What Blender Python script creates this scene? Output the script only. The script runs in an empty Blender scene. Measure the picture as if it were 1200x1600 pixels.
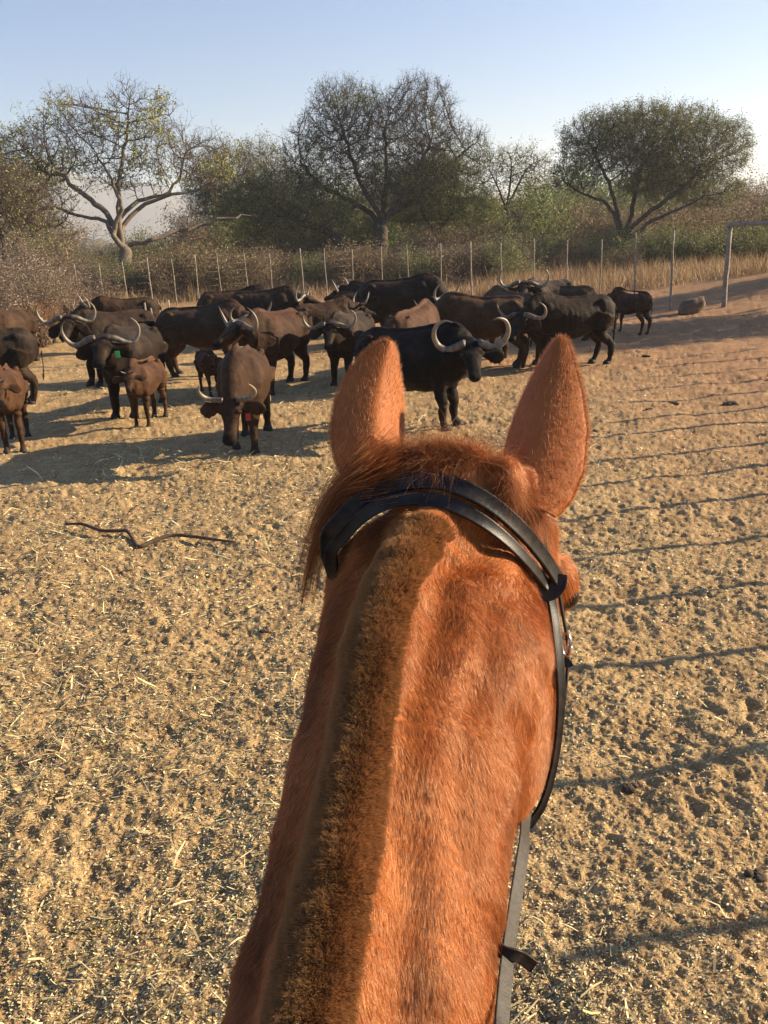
import bpy, math, random
import numpy as np
from mathutils import Vector, Matrix
from mathutils.bvhtree import BVHTree

C = bpy.context.scene.collection
SC = bpy.context.scene
R = math.radians
rng = np.random.default_rng(7)
random.seed(7)

# ---------------------------------------------------------------- camera
CAM_H, FOC = 2.6, 1280.0                     # eye height in metres, focal length for a 1200x1600 frame
ROLL = math.atan(0.055)
PITCH = math.atan(434 * math.cos(ROLL) / FOC)
FW = np.array([0, math.cos(PITCH), -math.sin(PITCH)])
_r0 = np.array([1.0, 0, 0]); _u0 = np.cross(_r0, FW)
RT = _r0 * math.cos(ROLL) - _u0 * math.sin(ROLL)
UP = np.cross(RT, FW)
CAM = np.array([0, 0, CAM_H])
cam_d = bpy.data.cameras.new('camera'); cam = bpy.data.objects.new('camera', cam_d); C.objects.link(cam)
cam_d.sensor_fit = 'VERTICAL'; cam_d.sensor_height = 32.0; cam_d.lens = 32.0 * FOC / 1600
cam_d.clip_start = 0.05; cam_d.clip_end = 20000
M4 = Matrix(((RT[0], UP[0], -FW[0], 0), (RT[1], UP[1], -FW[1], 0), (RT[2], UP[2], -FW[2], CAM_H), (0, 0, 0, 1)))
cam.matrix_world = M4
SC.camera = cam
cam_d.dof.use_dof = False

# ---------------------------------------------------------------- light
SUN_EL, SUN_AZ = R(21), R(10)                # azimuth measured from +X (right) towards +Y (ahead)
sd = np.array([math.cos(SUN_EL) * math.cos(SUN_AZ), math.cos(SUN_EL) * math.sin(SUN_AZ), math.sin(SUN_EL)])
w = bpy.data.worlds.new("World"); SC.world = w; w.use_nodes = True
nt = w.node_tree; bgn = nt.nodes['Background']
sky = nt.nodes.new('ShaderNodeTexSky'); sky.sky_type = 'NISHITA'; sky.sun_disc = False
sky.sun_elevation = SUN_EL
sky.sun_rotation = math.atan2(sd[0], sd[1])
sky.air_density = 1.3; sky.dust_density = 0.35; sky.ozone_density = 3.0; sky.altitude = 300
tint_ = nt.nodes.new('ShaderNodeMix'); tint_.data_type = 'RGBA'; tint_.blend_type = 'MULTIPLY'; tint_.inputs[0].default_value = 1; tint_.inputs[7].default_value = (0.80, 0.92, 1.15, 1)
nt.links.new(sky.outputs[0], tint_.inputs[6]); nt.links.new(tint_.outputs[2], bgn.inputs['Color']); bgn.inputs['Strength'].default_value = 0.053
sl = bpy.data.lights.new('sun', 'SUN'); sl.energy = 5.0; sl.angle = R(0.5); sl.color = (1.0, 0.81, 0.55)
so = bpy.data.objects.new('sun', sl); C.objects.link(so)
so.rotation_euler = Vector(-sd).to_track_quat('-Z', 'Y').to_euler()
SC.view_settings.view_transform = 'Standard'; SC.view_settings.look = 'None'
SC.view_settings.exposure = 1.5; SC.view_settings.gamma = 1
SC.cycles.use_denoising = True
SC.cycles.max_bounces = 6; SC.cycles.diffuse_bounces = 3; SC.cycles.glossy_bounces = 3
SC.cycles.transmission_bounces = 4; SC.cycles.transparent_max_bounces = 8; SC.cycles.volume_bounces = 1
SC.cycles.caustics_reflective = False; SC.cycles.caustics_refractive = False

# ---------------------------------------------------------------- helpers
def ray(px, py):
    return FW + RT * ((px - 600) / FOC) - UP * ((py - 800) / FOC)
def PX(px, py, d):                            # a point seen at that pixel at depth d
    return CAM + ray(px, py) * d
def G(px, py):                                # the point of the flat ground seen there
    d = ray(px, py); return (d * (-CAM_H / d[2]))[:2]

def _hash(ix, iy, seed):
    h = (ix.astype(np.int64) * 374761393 + iy.astype(np.int64) * 668265263 + seed * 974634777) & 0xffffffff
    h = ((h ^ (h >> 13)) * 1274126177) & 0xffffffff
    return ((h ^ (h >> 16)) & 0xffff) / 65535.0
def vnoise(x, y, seed=0):                     # smooth value noise, about -1..1
    ix = np.floor(x); iy = np.floor(y); fx = x - ix; fy = y - iy
    ix = ix.astype(np.int64); iy = iy.astype(np.int64)
    u = fx * fx * (3 - 2 * fx); v = fy * fy * (3 - 2 * fy)
    a = _hash(ix, iy, seed); b = _hash(ix + 1, iy, seed); c = _hash(ix, iy + 1, seed); d = _hash(ix + 1, iy + 1, seed)
    return ((a * (1 - u) + b * u) * (1 - v) + (c * (1 - u) + d * u) * v) * 2 - 1
def fbm(x, y, seed=0, octs=3):
    s = 0; a = 1.0
    for k in range(octs):
        s = s + a * vnoise(x * 2 ** k + 17.3 * k, y * 2 ** k - 9.1 * k, seed + k); a *= 0.5
    return s
def noise3(p, seed=0):                        # cheap 3-D variation out of three 2-D slices
    return (vnoise(p[:, 0] + 3.1, p[:, 1], seed) + vnoise(p[:, 1] - 1.7, p[:, 2], seed + 5) + vnoise(p[:, 2], p[:, 0] + 8.3, seed + 9)) / 1.7
def worley(x, y, seed=0):
    ix = np.floor(x).astype(np.int64); iy = np.floor(y).astype(np.int64)
    best = np.full(x.shape, 9.0)
    for dx in (-1, 0, 1):
        for dy in (-1, 0, 1):
            cx = ix + dx; cy = iy + dy
            px = cx + _hash(cx, cy, seed); py = cy + _hash(cx, cy, seed + 31)
            best = np.minimum(best, (px - x) ** 2 + (py - y) ** 2)
    return np.sqrt(best)
def sstep(a, b, x):
    t = np.clip((x - a) / (b - a), 0, 1); return t * t * (3 - 2 * t)
def unit(v):
    v = np.asarray(v, float); return v / np.maximum(np.linalg.norm(v, axis=-1, keepdims=True), 1e-9)

def fast_mesh(name, V, F, smooth=True):
    """V (n,3); F (m,3) or (m,4) or a list of such arrays"""
    me = bpy.data.meshes.new(name)
    Fs = F if isinstance(F, list) else [F]
    Fs = [np.asarray(f, np.int32) for f in Fs if len(f)]
    nv = len(V); me.vertices.add(nv); me.vertices.foreach_set('co', np.ascontiguousarray(V, np.float32).ravel())
    nl = sum(f.size for f in Fs); npo = sum(len(f) for f in Fs)
    me.loops.add(nl); me.polygons.add(npo)
    me.loops.foreach_set('vertex_index', np.concatenate([f.ravel() for f in Fs]))
    tot = np.concatenate([np.full(len(f), f.shape[1], np.int32) for f in Fs])
    st = np.concatenate([[0], np.cumsum(tot)[:-1]]).astype(np.int32)
    me.polygons.foreach_set('loop_start', st); me.polygons.foreach_set('loop_total', tot)
    me.polygons.foreach_set('use_smooth', np.full(npo, smooth))
    me.update(calc_edges=True)
    return me
def link(name, data, mat=None, parent=None):
    o = bpy.data.objects.new(name, data); C.objects.link(o)
    if mat is not None and data is not None: data.materials.append(mat)
    if parent is not None: o.parent = parent
    return o
def tag(o, label=None, cat=None, group=None, kind=None):
    if label: o['label'] = label
    if cat: o['category'] = cat
    if group: o['group'] = group
    if kind: o['kind'] = kind
    return o
def empty(name, loc, rz=0):
    o = bpy.data.objects.new(name, None); C.objects.link(o); o.location = loc; o.rotation_euler = (0, 0, rz)
    o.empty_display_size = 0.1
    return o

class MB:                                     # collects vertices and faces of one mesh
    def __init__(s): s.V = []; s.F = []; s.n = 0
    def add(s, V, F):
        V = np.asarray(V, float); s.V.append(V)
        for f in (F if isinstance(F, list) else [F]):
            if len(f): s.F.append(np.asarray(f, np.int64) + s.n)
        s.n += len(V)
    def build(s, name, mat=None, parent=None, smooth=True):
        q = [f for f in s.F if f.shape[1] == 4]; t = [f for f in s.F if f.shape[1] == 3]
        Fs = []
        if q: Fs.append(np.vstack(q))
        if t: Fs.append(np.vstack(t))
        return link(name, fast_mesh(name, np.vstack(s.V), Fs, smooth), mat, parent)

def catmull(P, n):
    P = np.asarray(P, float)
    Q = np.vstack([2 * P[0] - P[1], P, 2 * P[-1] - P[-2]])
    out = []
    for i in range(1, len(Q) - 2):
        t = np.linspace(0, 1, n, endpoint=False)[:, None]
        a, b, c, d = Q[i - 1], Q[i], Q[i + 1], Q[i + 2]
        out.append(0.5 * (2 * b + (c - a) * t + (2 * a - 5 * b + 4 * c - d) * t ** 2 + (3 * b - a - 3 * c + d) * t ** 3))
    out.append(Q[-2][None]); return np.vstack(out)
def ring_faces(nr, ns, cap=True):
    i = np.arange(nr - 1)[:, None]; j = np.arange(ns)[None]
    a = i * ns + j; b = i * ns + (j + 1) % ns; c = (i + 1) * ns + (j + 1) % ns; d = (i + 1) * ns + j
    F = [np.stack([a, b, c, d], -1).reshape(-1, 4)]
    if cap:
        k = np.arange(1, ns - 1)
        F.append(np.stack([np.zeros_like(k), k + 1, k], -1))
        o = (nr - 1) * ns
        F.append(np.stack([np.zeros_like(k) + o, o + k, o + k + 1], -1))
    return F
def tube(P, r, ns=8, up=(0, 0, 1), sub=0, flat=None):
    """round tube along P, radii r (scalar, list, or (n,2) for side/up radii); returns V,F"""
    P = np.asarray(P, float)
    r = np.asarray(r, float)
    if r.ndim == 0: r = np.full(len(P), float(r))
    if r.ndim == 1: r = np.stack([r, r], -1)
    if sub:
        P4 = catmull(np.hstack([P, r]), sub); P, r = P4[:, :3], np.maximum(P4[:, 3:], 1e-4)
    T = unit(np.gradient(P, axis=0))
    up = np.asarray(up, float)
    S = np.cross(T, up); bad = np.linalg.norm(S, axis=1) < 0.15
    S[bad] = np.cross(T[bad], np.array([0.3, 1, 0.1]))
    S = unit(S); U = np.cross(S, T)
    a = np.linspace(0, 2 * math.pi, ns, endpoint=False)
    V = P[:, None] + S[:, None] * (np.cos(a)[None, :, None] * r[:, 0][:, None, None]) + U[:, None] * (np.sin(a)[None, :, None] * r[:, 1][:, None, None])
    return V.reshape(-1, 3), ring_faces(len(P), ns)
def ellipsoid(c, rad, rot=None, nu=14, nv=10):
    u = np.linspace(0, 2 * math.pi, nu, endpoint=False); v = np.linspace(0.02, math.pi - 0.02, nv)
    X = np.stack([np.sin(v)[:, None] * np.cos(u), np.sin(v)[:, None] * np.sin(u), np.cos(v)[:, None] * np.ones_like(u)], -1).reshape(-1, 3) * np.asarray(rad)
    if rot is not None: X = X @ np.asarray(rot).T
    return X + np.asarray(c), ring_faces(nv, nu)
def rotz(a): c, s = math.cos(a), math.sin(a); return np.array([[c, -s, 0], [s, c, 0], [0, 0, 1.0]])
def remesh(mb, voxel, smooth=4, fac=0.5, name='tmp'):
    o = mb.build(name, None, None)
    m = o.modifiers.new('r', 'REMESH'); m.mode = 'VOXEL'; m.voxel_size = voxel; m.use_smooth_shade = True
    if smooth:
        s = o.modifiers.new('s', 'SMOOTH'); s.factor = fac; s.iterations = smooth
    dg = bpy.context.evaluated_depsgraph_get(); me = bpy.data.meshes.new_from_object(o.evaluated_get(dg))
    old = o.data; bpy.data.objects.remove(o); bpy.data.meshes.remove(old)
    me.polygons.foreach_set('use_smooth', np.ones(len(me.polygons), bool)); me.update()
    return me
def getV(me):
    a = np.empty(len(me.vertices) * 3, np.float32); me.vertices.foreach_get('co', a); return a.reshape(-1, 3).astype(float)
def getN(me):
    a = np.empty(len(me.vertices) * 3, np.float32); me.vertices.foreach_get('normal', a); return a.reshape(-1, 3).astype(float)
def set_col(me, name, col):
    at = me.color_attributes.new(name, 'FLOAT_COLOR', 'POINT')
    c = np.ones((len(me.vertices), 4), np.float32); c[:, :3] = col; at.data.foreach_set('color', c.ravel())

# ---------------------------------------------------------------- materials
def mat(name):
    m = bpy.data.materials.new(name); m.use_nodes = True
    return m, m.node_tree, m.node_tree.nodes['Principled BSDF']
def N(t, typ, **kw):
    n = t.nodes.new(typ)
    for k, v in kw.items(): setattr(n, k, v)
    return n
def ramp(t, fac, stops):
    n = N(t, 'ShaderNodeValToRGB'); e = n.color_ramp.elements
    e[0].position = stops[0][0]; e[0].color = (*stops[0][1], 1)
    e[1].position = stops[-1][0]; e[1].color = (*stops[-1][1], 1)
    for p, c in stops[1:-1]:
        x = e.new(p); x.color = (*c, 1)
    t.links.new(fac, n.inputs[0]); return n.outputs[0]
def noise(t, scale, detail=3, rough=0.5, vec=None, dist=0.0):
    n = N(t, 'ShaderNodeTexNoise'); n.inputs['Scale'].default_value = scale; n.inputs['Detail'].default_value = detail
    n.inputs['Roughness'].default_value = rough; n.inputs['Distortion'].default_value = dist
    if vec is not None: t.links.new(vec, n.inputs['Vector'])
    return n.outputs['Fac']
def mix(t, fac, a, b, mode='MIX'):
    n = N(t, 'ShaderNodeMix', data_type='RGBA', blend_type=mode)
    if isinstance(fac, (int, float)): n.inputs[0].default_value = fac
    else: t.links.new(fac, n.inputs[0])
    for s, v in ((6, a), (7, b)):
        if isinstance(v, tuple): n.inputs[s].default_value = (*v, 1)
        else: t.links.new(v, n.inputs[s])
    return n.outputs[2]
def bump(t, h, strength, dist, bs):
    b = N(t, 'ShaderNodeBump'); b.inputs['Strength'].default_value = strength; b.inputs['Distance'].default_value = dist
    t.links.new(h, b.inputs['Height']); t.links.new(b.outputs[0], bs.inputs['Normal'])
def objco(t): return N(t, 'ShaderNodeTexCoord').outputs['Object']
def simple(name, stops, scale, rough=0.7, bumpd=0.0, detail=4, spec=0.3, bscale=None):
    m, t, b = mat(name); v = objco(t)
    f = noise(t, scale, detail, 0.6, v)
    t.links.new(ramp(t, f, stops), b.inputs['Base Color']); b.inputs['Roughness'].default_value = rough
    b.inputs['Specular IOR Level'].default_value = spec
    if bumpd: bump(t, noise(t, bscale or scale * 3, 4, 0.6, v), 1.0, bumpd, b)
    return m
# ---------------------------------------------------------------- ground
def macro(x, y):
    z = 0.9 * np.exp(-(((x - 17) / 5.5) ** 2 + ((y - 27) / 7.0) ** 2))
    z = z + 0.10 * vnoise(x * 0.13, y * 0.13, 3) * sstep(14, 24, np.hypot(x, y))
    return z
def micro(x, y):
    d = np.hypot(x, y)
    wx = x + 0.05 * vnoise(x * 7, y * 7, 60); wy = y + 0.05 * vnoise(x * 7, y * 7, 61)
    z = 0.026 * vnoise(x * 1.7, y * 1.7, 11) + 0.016 * vnoise(x * 4.5, y * 4.5, 12)
    dens = sstep(-0.2, 0.8, fbm(x * 1.1, y * 1.1, 25))
    w1 = worley(wx * 4.6, wy * 4.6, 21); z = z - 0.026 * (1 - sstep(0.08, 0.34, w1)) * dens   # hoof marks
    w2 = worley(wx * 11, wy * 11, 22); z = z - 0.011 * (1 - sstep(0.10, 0.42, w2)) * (0.25 + 0.75 * sstep(-.3, .6, vnoise(x * 2.3, y * 2.3, 26)))
    near = (1 - sstep(9, 22, d)) * (1 - .75 * sstep(36, 40, np.abs(np.degrees(np.arctan2(x, y)))))
    z = z + near * (0.011 * vnoise(x * 16, y * 16, 31) + 0.007 * vnoise(x * 37, y * 37, 32) + 0.0042 * vnoise(x * 83, y * 83, 33))
    return z * (1 - 0.4 * sstep(16, 40, d))
def build_ground():
    fine = np.radians(np.linspace(-36, 36, 900))                 # azimuth from straight ahead
    rest = np.radians(np.linspace(36, 324, 420))[1:-1]
    az = np.concatenate([fine, rest])
    inv = np.linspace(1 / 2.0, 1 / 75.0, 900)
    rad = np.concatenate([[0.02], np.linspace(0.06, 1.98, 50), 1 / inv, 75 * np.geomspace(1.1, 110, 40)])
    A, Rr = np.meshgrid(az, rad)
    X = Rr * np.sin(A); Y = Rr * np.cos(A)
    Z = macro(X, Y) + micro(X, Y)
    V = np.stack([X, Y, Z], -1).reshape(-1, 3)
    F = ring_faces(len(rad), len(az), False)[0][:, ::-1]
    me = fast_mesh('ground', V, F)
    m, t, b = mat('trampled_earth'); v = objco(t)
    big = noise(t, 0.35, 3, 0.5, v); mid = noise(t, 3.5, 5, 0.65, v); fin = noise(t, 42, 4, 0.7, v); vf = noise(t, 190, 2, 0.6, v)
    base = ramp(t, mid, [(0.25, (0.29, 0.185, 0.092)), (0.5, (0.43, 0.295, 0.150)), (0.75, (0.56, 0.41, 0.215))])
    red = ramp(t, mid, [(0.25, (0.27, 0.145, 0.075)), (0.75, (0.44, 0.27, 0.145))])
    sep = N(t, 'ShaderNodeSeparateXYZ'); t.links.new(v, sep.inputs[0])
    mr = N(t, 'ShaderNodeMapRange'); mr.inputs[1].default_value = 16; mr.inputs[2].default_value = 34
    add = N(t, 'ShaderNodeMath', operation='MULTIPLY_ADD'); t.links.new(big, add.inputs[0]); add.inputs[1].default_value = 10
    ax_ = N(t, 'ShaderNodeMath', operation='MULTIPLY_ADD'); t.links.new(sep.outputs[0], ax_.inputs[0]); ax_.inputs[1].default_value = 2.2; t.links.new(sep.outputs[1], ax_.inputs[2])
    t.links.new(ax_.outputs[0], add.inputs[2]); t.links.new(add.outputs[0], mr.inputs[0])
    c = mix(t, mr.outputs[0], base, red)
    fl = ramp(t, vf, [(0.40, (0.45, 0.45, 0.45)), (0.56, (1, 1, 1)), (0.72, (1.9, 1.75, 1.4))])
    c = mix(t, 0.75, c, fl, 'MULTIPLY')
    fl2 = ramp(t, fin, [(0.35, (0.62, 0.6, 0.58)), (0.65, (1.25, 1.22, 1.15))])
    c = mix(t, 0.8, c, fl2, 'MULTIPLY')
    t.links.new(c, b.inputs['Base Color']); b.inputs['Roughness'].default_value = 0.95; b.inputs['Specular IOR Level'].default_value = 0.15
    bump(t, noise(t, 55, 6, 0.75, v), 0.9, 0.012, b)
    o = link('ground', me, m); tag(o, kind='structure', label='trampled sandy earth of the pen')
    return o
build_ground()
def gz(x, y):
    x = np.atleast_1d(np.asarray(x, float)); y = np.atleast_1d(np.asarray(y, float)); return macro(x, y) + micro(x, y)
def gz1(x, y): return float(gz(x, y)[0])

# chopped straw trodden into the earth: nobody could count it
def build_litter(name, label, n, dr, arange, longp, Lr, seedp, hay):
    # density falls with distance so that near chips are small and far ones still read
    inv = rng.uniform(1 / dr[1], 1 / dr[0], n) ; d = 1 / inv
    a = np.radians(rng.uniform(arange[0], arange[1], n))
    x = d * np.sin(a); y = d * np.cos(a)
    patch = sstep(-0.5, 0.6, fbm(x * 0.5, y * 0.5, 77) + 0.35 * sstep(1.5, -2.0, x) - 0.35 * sstep(0, 3, x) * sstep(9, 5, y) * 0)
    keep = rng.random(n) < (0.16 + 0.84 * patch * np.where(x < .6 + .1 * y, 1, 0.38) * (0.4 + 0.6 * sstep(2.6, 6.0, d)))
    if hay: keep = rng.random(n) < sstep(-.25, .55, fbm(x * .7, y * .7, seedp)) * sstep(2.2, -.5, x - .04 * y)
    x, y, d = x[keep], y[keep], d[keep]; n = len(x)
    leaf = rng.random(n)
    L = np.where(leaf > longp, rng.uniform(Lr[0], Lr[1], n), rng.uniform(0.005, 0.02, n)) * (0.6 + 0.13 * d).clip(0.8, 2.4)
    L = np.where((leaf > longp) & (x > 0.8) & (rng.random(n) < 0.75), L * 0.3, L)
    W = L * rng.uniform(0.18, 0.5, n); W = np.where(leaf > longp, L * rng.uniform(0.04, 0.09, n), W)
    if hay: W = W * .9
    th = np.where(rng.random(n) < 0.5, rng.normal(0.5, 0.5, n), rng.uniform(0, math.pi, n))
    tilt = rng.normal(0, 0.35, n); roll = rng.normal(0, 0.5, n)
    dirv = np.stack([np.cos(th) * np.cos(tilt), np.sin(th) * np.cos(tilt), np.sin(tilt)], -1)
    side = unit(np.cross(np.array([0, 0, 1.0]), dirv)); up = np.cross(dirv, side)
    side = side * np.cos(roll)[:, None] + up * np.sin(roll)[:, None]
    z = gz(x, y) + 0.002 + 0.45 * L * np.abs(np.sin(tilt)) 
    c = np.stack([x, y, z], -1)
    bend = up * (L * rng.normal(0, 0.10, n))[:, None]
    P = [c - dirv * (L / 2)[:, None], c + bend, c + dirv * (L / 2)[:, None]]
    wv = [0.7, 1.0, 0.45]
    V = np.stack([p + s * side * (W * k / 2)[:, None] for p, k in zip(P, wv) for s in (-1, 1)], 1)
    V = V.reshape(-1, 3); b0 = np.arange(n)[:, None] * 6
    F = np.vstack([b0 + np.array([0, 1, 3, 2]), b0 + np.array([2, 3, 5, 4])])
    me = fast_mesh(name, V, F, False)
    col = np.array([0.54, 0.425, 0.225]) * rng.uniform(0.45, 1.45, n)[:, None]
    g = rng.random(n) < 0.15; col[g] *= np.array([0.8, 0.98, 0.8]); k = rng.random(n) < 0.22; col[k] *= np.array([0.42, 0.34, 0.32])
    set_col(me, 'Col', np.repeat(np.clip(col, 0, 0.85), 6, 0))
    m, t, b = mat('straw'); at = N(t, 'ShaderNodeVertexColor'); at.layer_name = 'Col'
    t.links.new(at.outputs[0], b.inputs['Base Color']); b.inputs['Roughness'].default_value = 0.6
    o = link(name, me, m); tag(o, label, 'straw', kind='stuff')
build_litter('straw_litter', 'chopped pale straw trodden into the sandy earth', 340000, (2, 24.0), (-33, 33), .982, (.04, .13), 77, False)
build_litter('straw_litter', 'chopped pale straw at the sides of the pen, thinly spread', 70000, (1.1, 20.0), (-80, 80), .982, (.04, .13), 77, False)
build_litter('strewn_hay', 'longer blades of pale green hay strewn around the herd', 24000, (3.6, 21.0), (-33, 12), .3, (.03, .085), 79, True)
# ---------------------------------------------------------------- the horse under the camera
def section(prof, s, dn, c):                  # closed outline from a half profile [(lateral, down)]
    pr = catmull(np.array(prof, float), 4)
    pts = np.vstack([pr, (pr * np.array([-1, 1]))[1:-1][::-1]])
    return c + pts[:, :1] * s + pts[:, 1:] * dn
crest = [                                     # point on top of the crest, half width, depth of neck, sideways lean
    (np.array([-0.17, -0.32, 1.72]), 0.16, 0.80, 0.00),
    (np.array([-0.15, -0.05, 1.80]), 0.145, 0.66, 0.02),
    (np.array([-0.12, 0.20, 1.905]), 0.125, 0.52, 0.0),
    (PX(474, 1600, 0.62), 0.119, 0.45, 0.02),
    (PX(526, 1300, 0.72), 0.124, 0.41, 0.06),
    (PX(575, 1000, 0.84), 0.134, 0.38, 0.13),
    (PX(625, 860, 0.93), 0.148, 0.35, 0.03),
    (PX(676, 780, 1.01), 0.158, 0.31, -0.10),
    (PX(692, 738, 1.085), 0.118, 0.20, -0.05),
]
PROF = [(0, 0), (.09, .003), (.17, .011), (.25, .025), (.33, .042), (.50, .070), (.74, .105), (.92, .150), (1, .200), (.95, .27), (.78, .34), (.48, .42), (0, .46)]
HYAW, HPIT = R(27), R(57)
HA = np.array([math.sin(HYAW) * math.cos(HPIT), math.cos(HYAW) * math.cos(HPIT), -math.sin(HPIT)])   # poll to muzzle
HS = unit(np.cross(HA, [0, 0, 1.0])); HN = np.cross(HS, HA)                                           # horse's right, out of the face
HP = PX(716, 762, 1.09)
def horse_mesh():
    mb = MB()
    P = np.array([c[0] for c in crest]); n = 6
    A = catmull(np.hstack([P, np.array([[c[1], c[2], c[3]] for c in crest])]), n)
    T = unit(np.gradient(A[:, :3], axis=0))
    rings = []
    for a, tg in zip(A, T):
        s = unit(np.cross(tg, [0, 0, 1.0])); dn = np.cross(tg, s); dn = -np.cross(s, tg)
        dn = dn if dn[2] < 0 else -dn
        dn = unit(dn + s * a[5]); s = unit(s - dn * float(s @ dn))
        hw, D = a[3], a[4]
        prof = [(p[0] * hw if p[0] > 0.35 else p[0] * 0.128, p[1] * (D / .46 if p[1] > .2 else 0.5 + 0.5 * D / .46)) for p in PROF]
        rings.append(section(prof, s, dn, a[:3]))
    ns = len(rings[0]); mb.add(np.vstack(rings), ring_faces(len(rings), ns))
    # head: stations t along the axis: half width, front half, back half
    st = [(-.07, .040, .02, .05), (-.03, .070, .042, .10), (.03, .086, .052, .14), (.10, .102, .056, .25), (.18, .112, .056, .31), (.26, .105, .052, .30),
          (.33, .084, .047, .20), (.41, .066, .043, .135), (.50, .056, .040, .095), (.56, .055, .040, .085), (.61, .050, .035, .07), (.645, .03, .018, .045)]
    rings = []
    a = np.linspace(0, 2 * math.pi, 28, endpoint=False)
    for t, hw, fr, bk in [tuple(q) for q in catmull(np.array(st), 3)]:
        cs, sn = np.cos(a), np.sin(a)
        lat = np.sign(cs) * np.abs(cs) ** 0.8 * hw * np.where(sn < 0, 1 - 0.30 * (-sn) ** 3.0, 1)
        ver = np.where(sn > 0, fr, bk) * np.sign(sn) * np.abs(sn) ** 0.85
        rings.append(HP + HA * t + lat[:, None] * HS + ver[:, None] * HN)
    mb.add(np.vstack(rings), ring_faces(len(rings), 28))
    for sg in (-1, 1):
        rot = np.stack([HA, HS, HN], -1)
        mb.add(*ellipsoid(HP + HA * .225 + HS * sg * .108 + HN * .018, (.062, .022, .030), rot))     # brow over the eye
        mb.add(*ellipsoid(HP + HA * .12 + HS * sg * .085 + HN * .03, (.06, .025, .025), rot))
        mb.add(*ellipsoid(HP + HA * .215 + HS * sg * .112 - HN * .205, (.13, .034, .145), rot))         # round cheek
        mb.add(*ellipsoid(HP + HA * .56 + HS * sg * .045 + HN * .0, (.035, .02, .03), rot))
        b = HP - HA * .01 + HS * sg * .066 + HN * .0
        mb.add(*ellipsoid(b, (.055, .026, .030), rot))                                                  # ear roots
        q = (PX(582, 722, 1.085) if sg < 0 else PX(822, 775, 1.075)); mb.add(*tube([q - UP * .03, q, q + UP * .035], [.022, .024, .016], 14))
    # trunk and legs: they stand below the camera
    def trunk(pts): 
        mb.add(*tube([p[:3] for p in pts], [p[3:] for p in pts], 24, sub=4))
    trunk([(-.13, .30, 1.42, .10, .16), (-.13, .18, 1.33, .22, .34), (-.14, -.05, 1.30, .26, .40), (-.16, -.4, 1.29, .27, .41), (-.19, -.8, 1.27, .30, .40),
           (-.22, -1.15, 1.29, .29, .37), (-.24, -1.45, 1.34, .28, .33), (-.26, -1.68, 1.32, .22, .27), (-.26, -1.80, 1.25, .10, .14)])
    for sg in (-1, 1):
        x = -.14 + sg * .15
        mb.add(*tube([(x, .12, 1.35), (x, .06, 1.05), (x, .04, .85), (x, .08, .56), (x, .07, .50), (x, .07, .16), (x, .11, .09), (x, .12, .0)],
                     [.15, .12, .085, .048, .052, .036, .042, .06], 16, sub=3))
        x = -.25 + sg * .16
        mb.add(*tube([(x, -1.45, 1.30), (x, -1.42, 1.05), (x, -1.40, .88), (x, -1.62, .60), (x, -1.66, .52), (x, -1.62, .16), (x, -1.57, .09), (x, -1.56, .0)],
                     [.22, .17, .12, .058, .055, .038, .042, .06], 16, sub=3))
    me = remesh(mb, 0.0065, 6, 0.5, 'horse')
    return me
def ear(mb, pts, hw, S0, phi0=1.5, phi1=0.75, thick=0.0035, ridge=0.6):
    """leaf shaped shell: pts = centre line of its back, S0 = across"""
    A = catmull(np.array(pts, float), 14); nU = len(A); nV = 25
    u = np.linspace(0, 1, nU)
    T = unit(np.gradient(A, axis=0)); S = unit(S0 - T * (T @ S0)[:, None]); B = np.cross(S, T)   # B: away from viewer
    if (B @ FW)[nU // 2] < 0: B = -B
    wd = hw * np.interp(u, [0, .12, .3, .5, .7, .85, .93, .98, 1], [.70, .88, 1.0, .95, .72, .45, .28, .15, .04])
    ph = np.interp(u, [0, .3, 1], [phi0, phi0 * .85, phi1])
    out = []
    for k, off in ((0, 0), (1, thick)):
        v = np.linspace(-1, 1, nV)
        ang = v[None] * ph[:, None]
        rad = (wd / np.sin(np.minimum(ph, math.pi / 2)))
        lat = np.sin(ang) * rad[:, None]; dep = (1 - np.cos(ang)) * rad[:, None] * (1 - ridge) + ridge * .80 * (np.sqrt(lat ** 2 + (.10 * rad[:, None]) ** 2) - .10 * rad[:, None])
        nrm = (np.sin(ang)[..., None] * S[:, None] - np.cos(ang)[..., None] * B[:, None])
        out.append(A[:, None] + lat[..., None] * S[:, None] + dep[..., None] * B[:, None] - nrm * off)
    V = np.stack([out[0], out[1]]).reshape(2 * nU * nV, 3)
    i = np.arange(nU - 1)[:, None]; j = np.arange(nV - 1)[None]; a = (i * nV + j).ravel()
    Fo = np.stack([a, a + 1, a + nV + 1, a + nV], -1); Fi = (Fo + nU * nV)[:, ::-1]
    k = np.arange(nU - 1) * nV; o = nU * nV
    E1 = np.stack([k, k + nV, k + nV + o, k + o], -1); k2 = k + nV - 1; E2 = np.stack([k2 + nV, k2, k2 + o, k2 + nV + o], -1)
    t = (nU - 1) * nV + np.arange(nV - 1); E3 = np.stack([t, t + 1, t + 1 + o, t + o], -1)
    mb.add(V, np.vstack([Fo, Fi, E1, E2, E3]))
    return V

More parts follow.
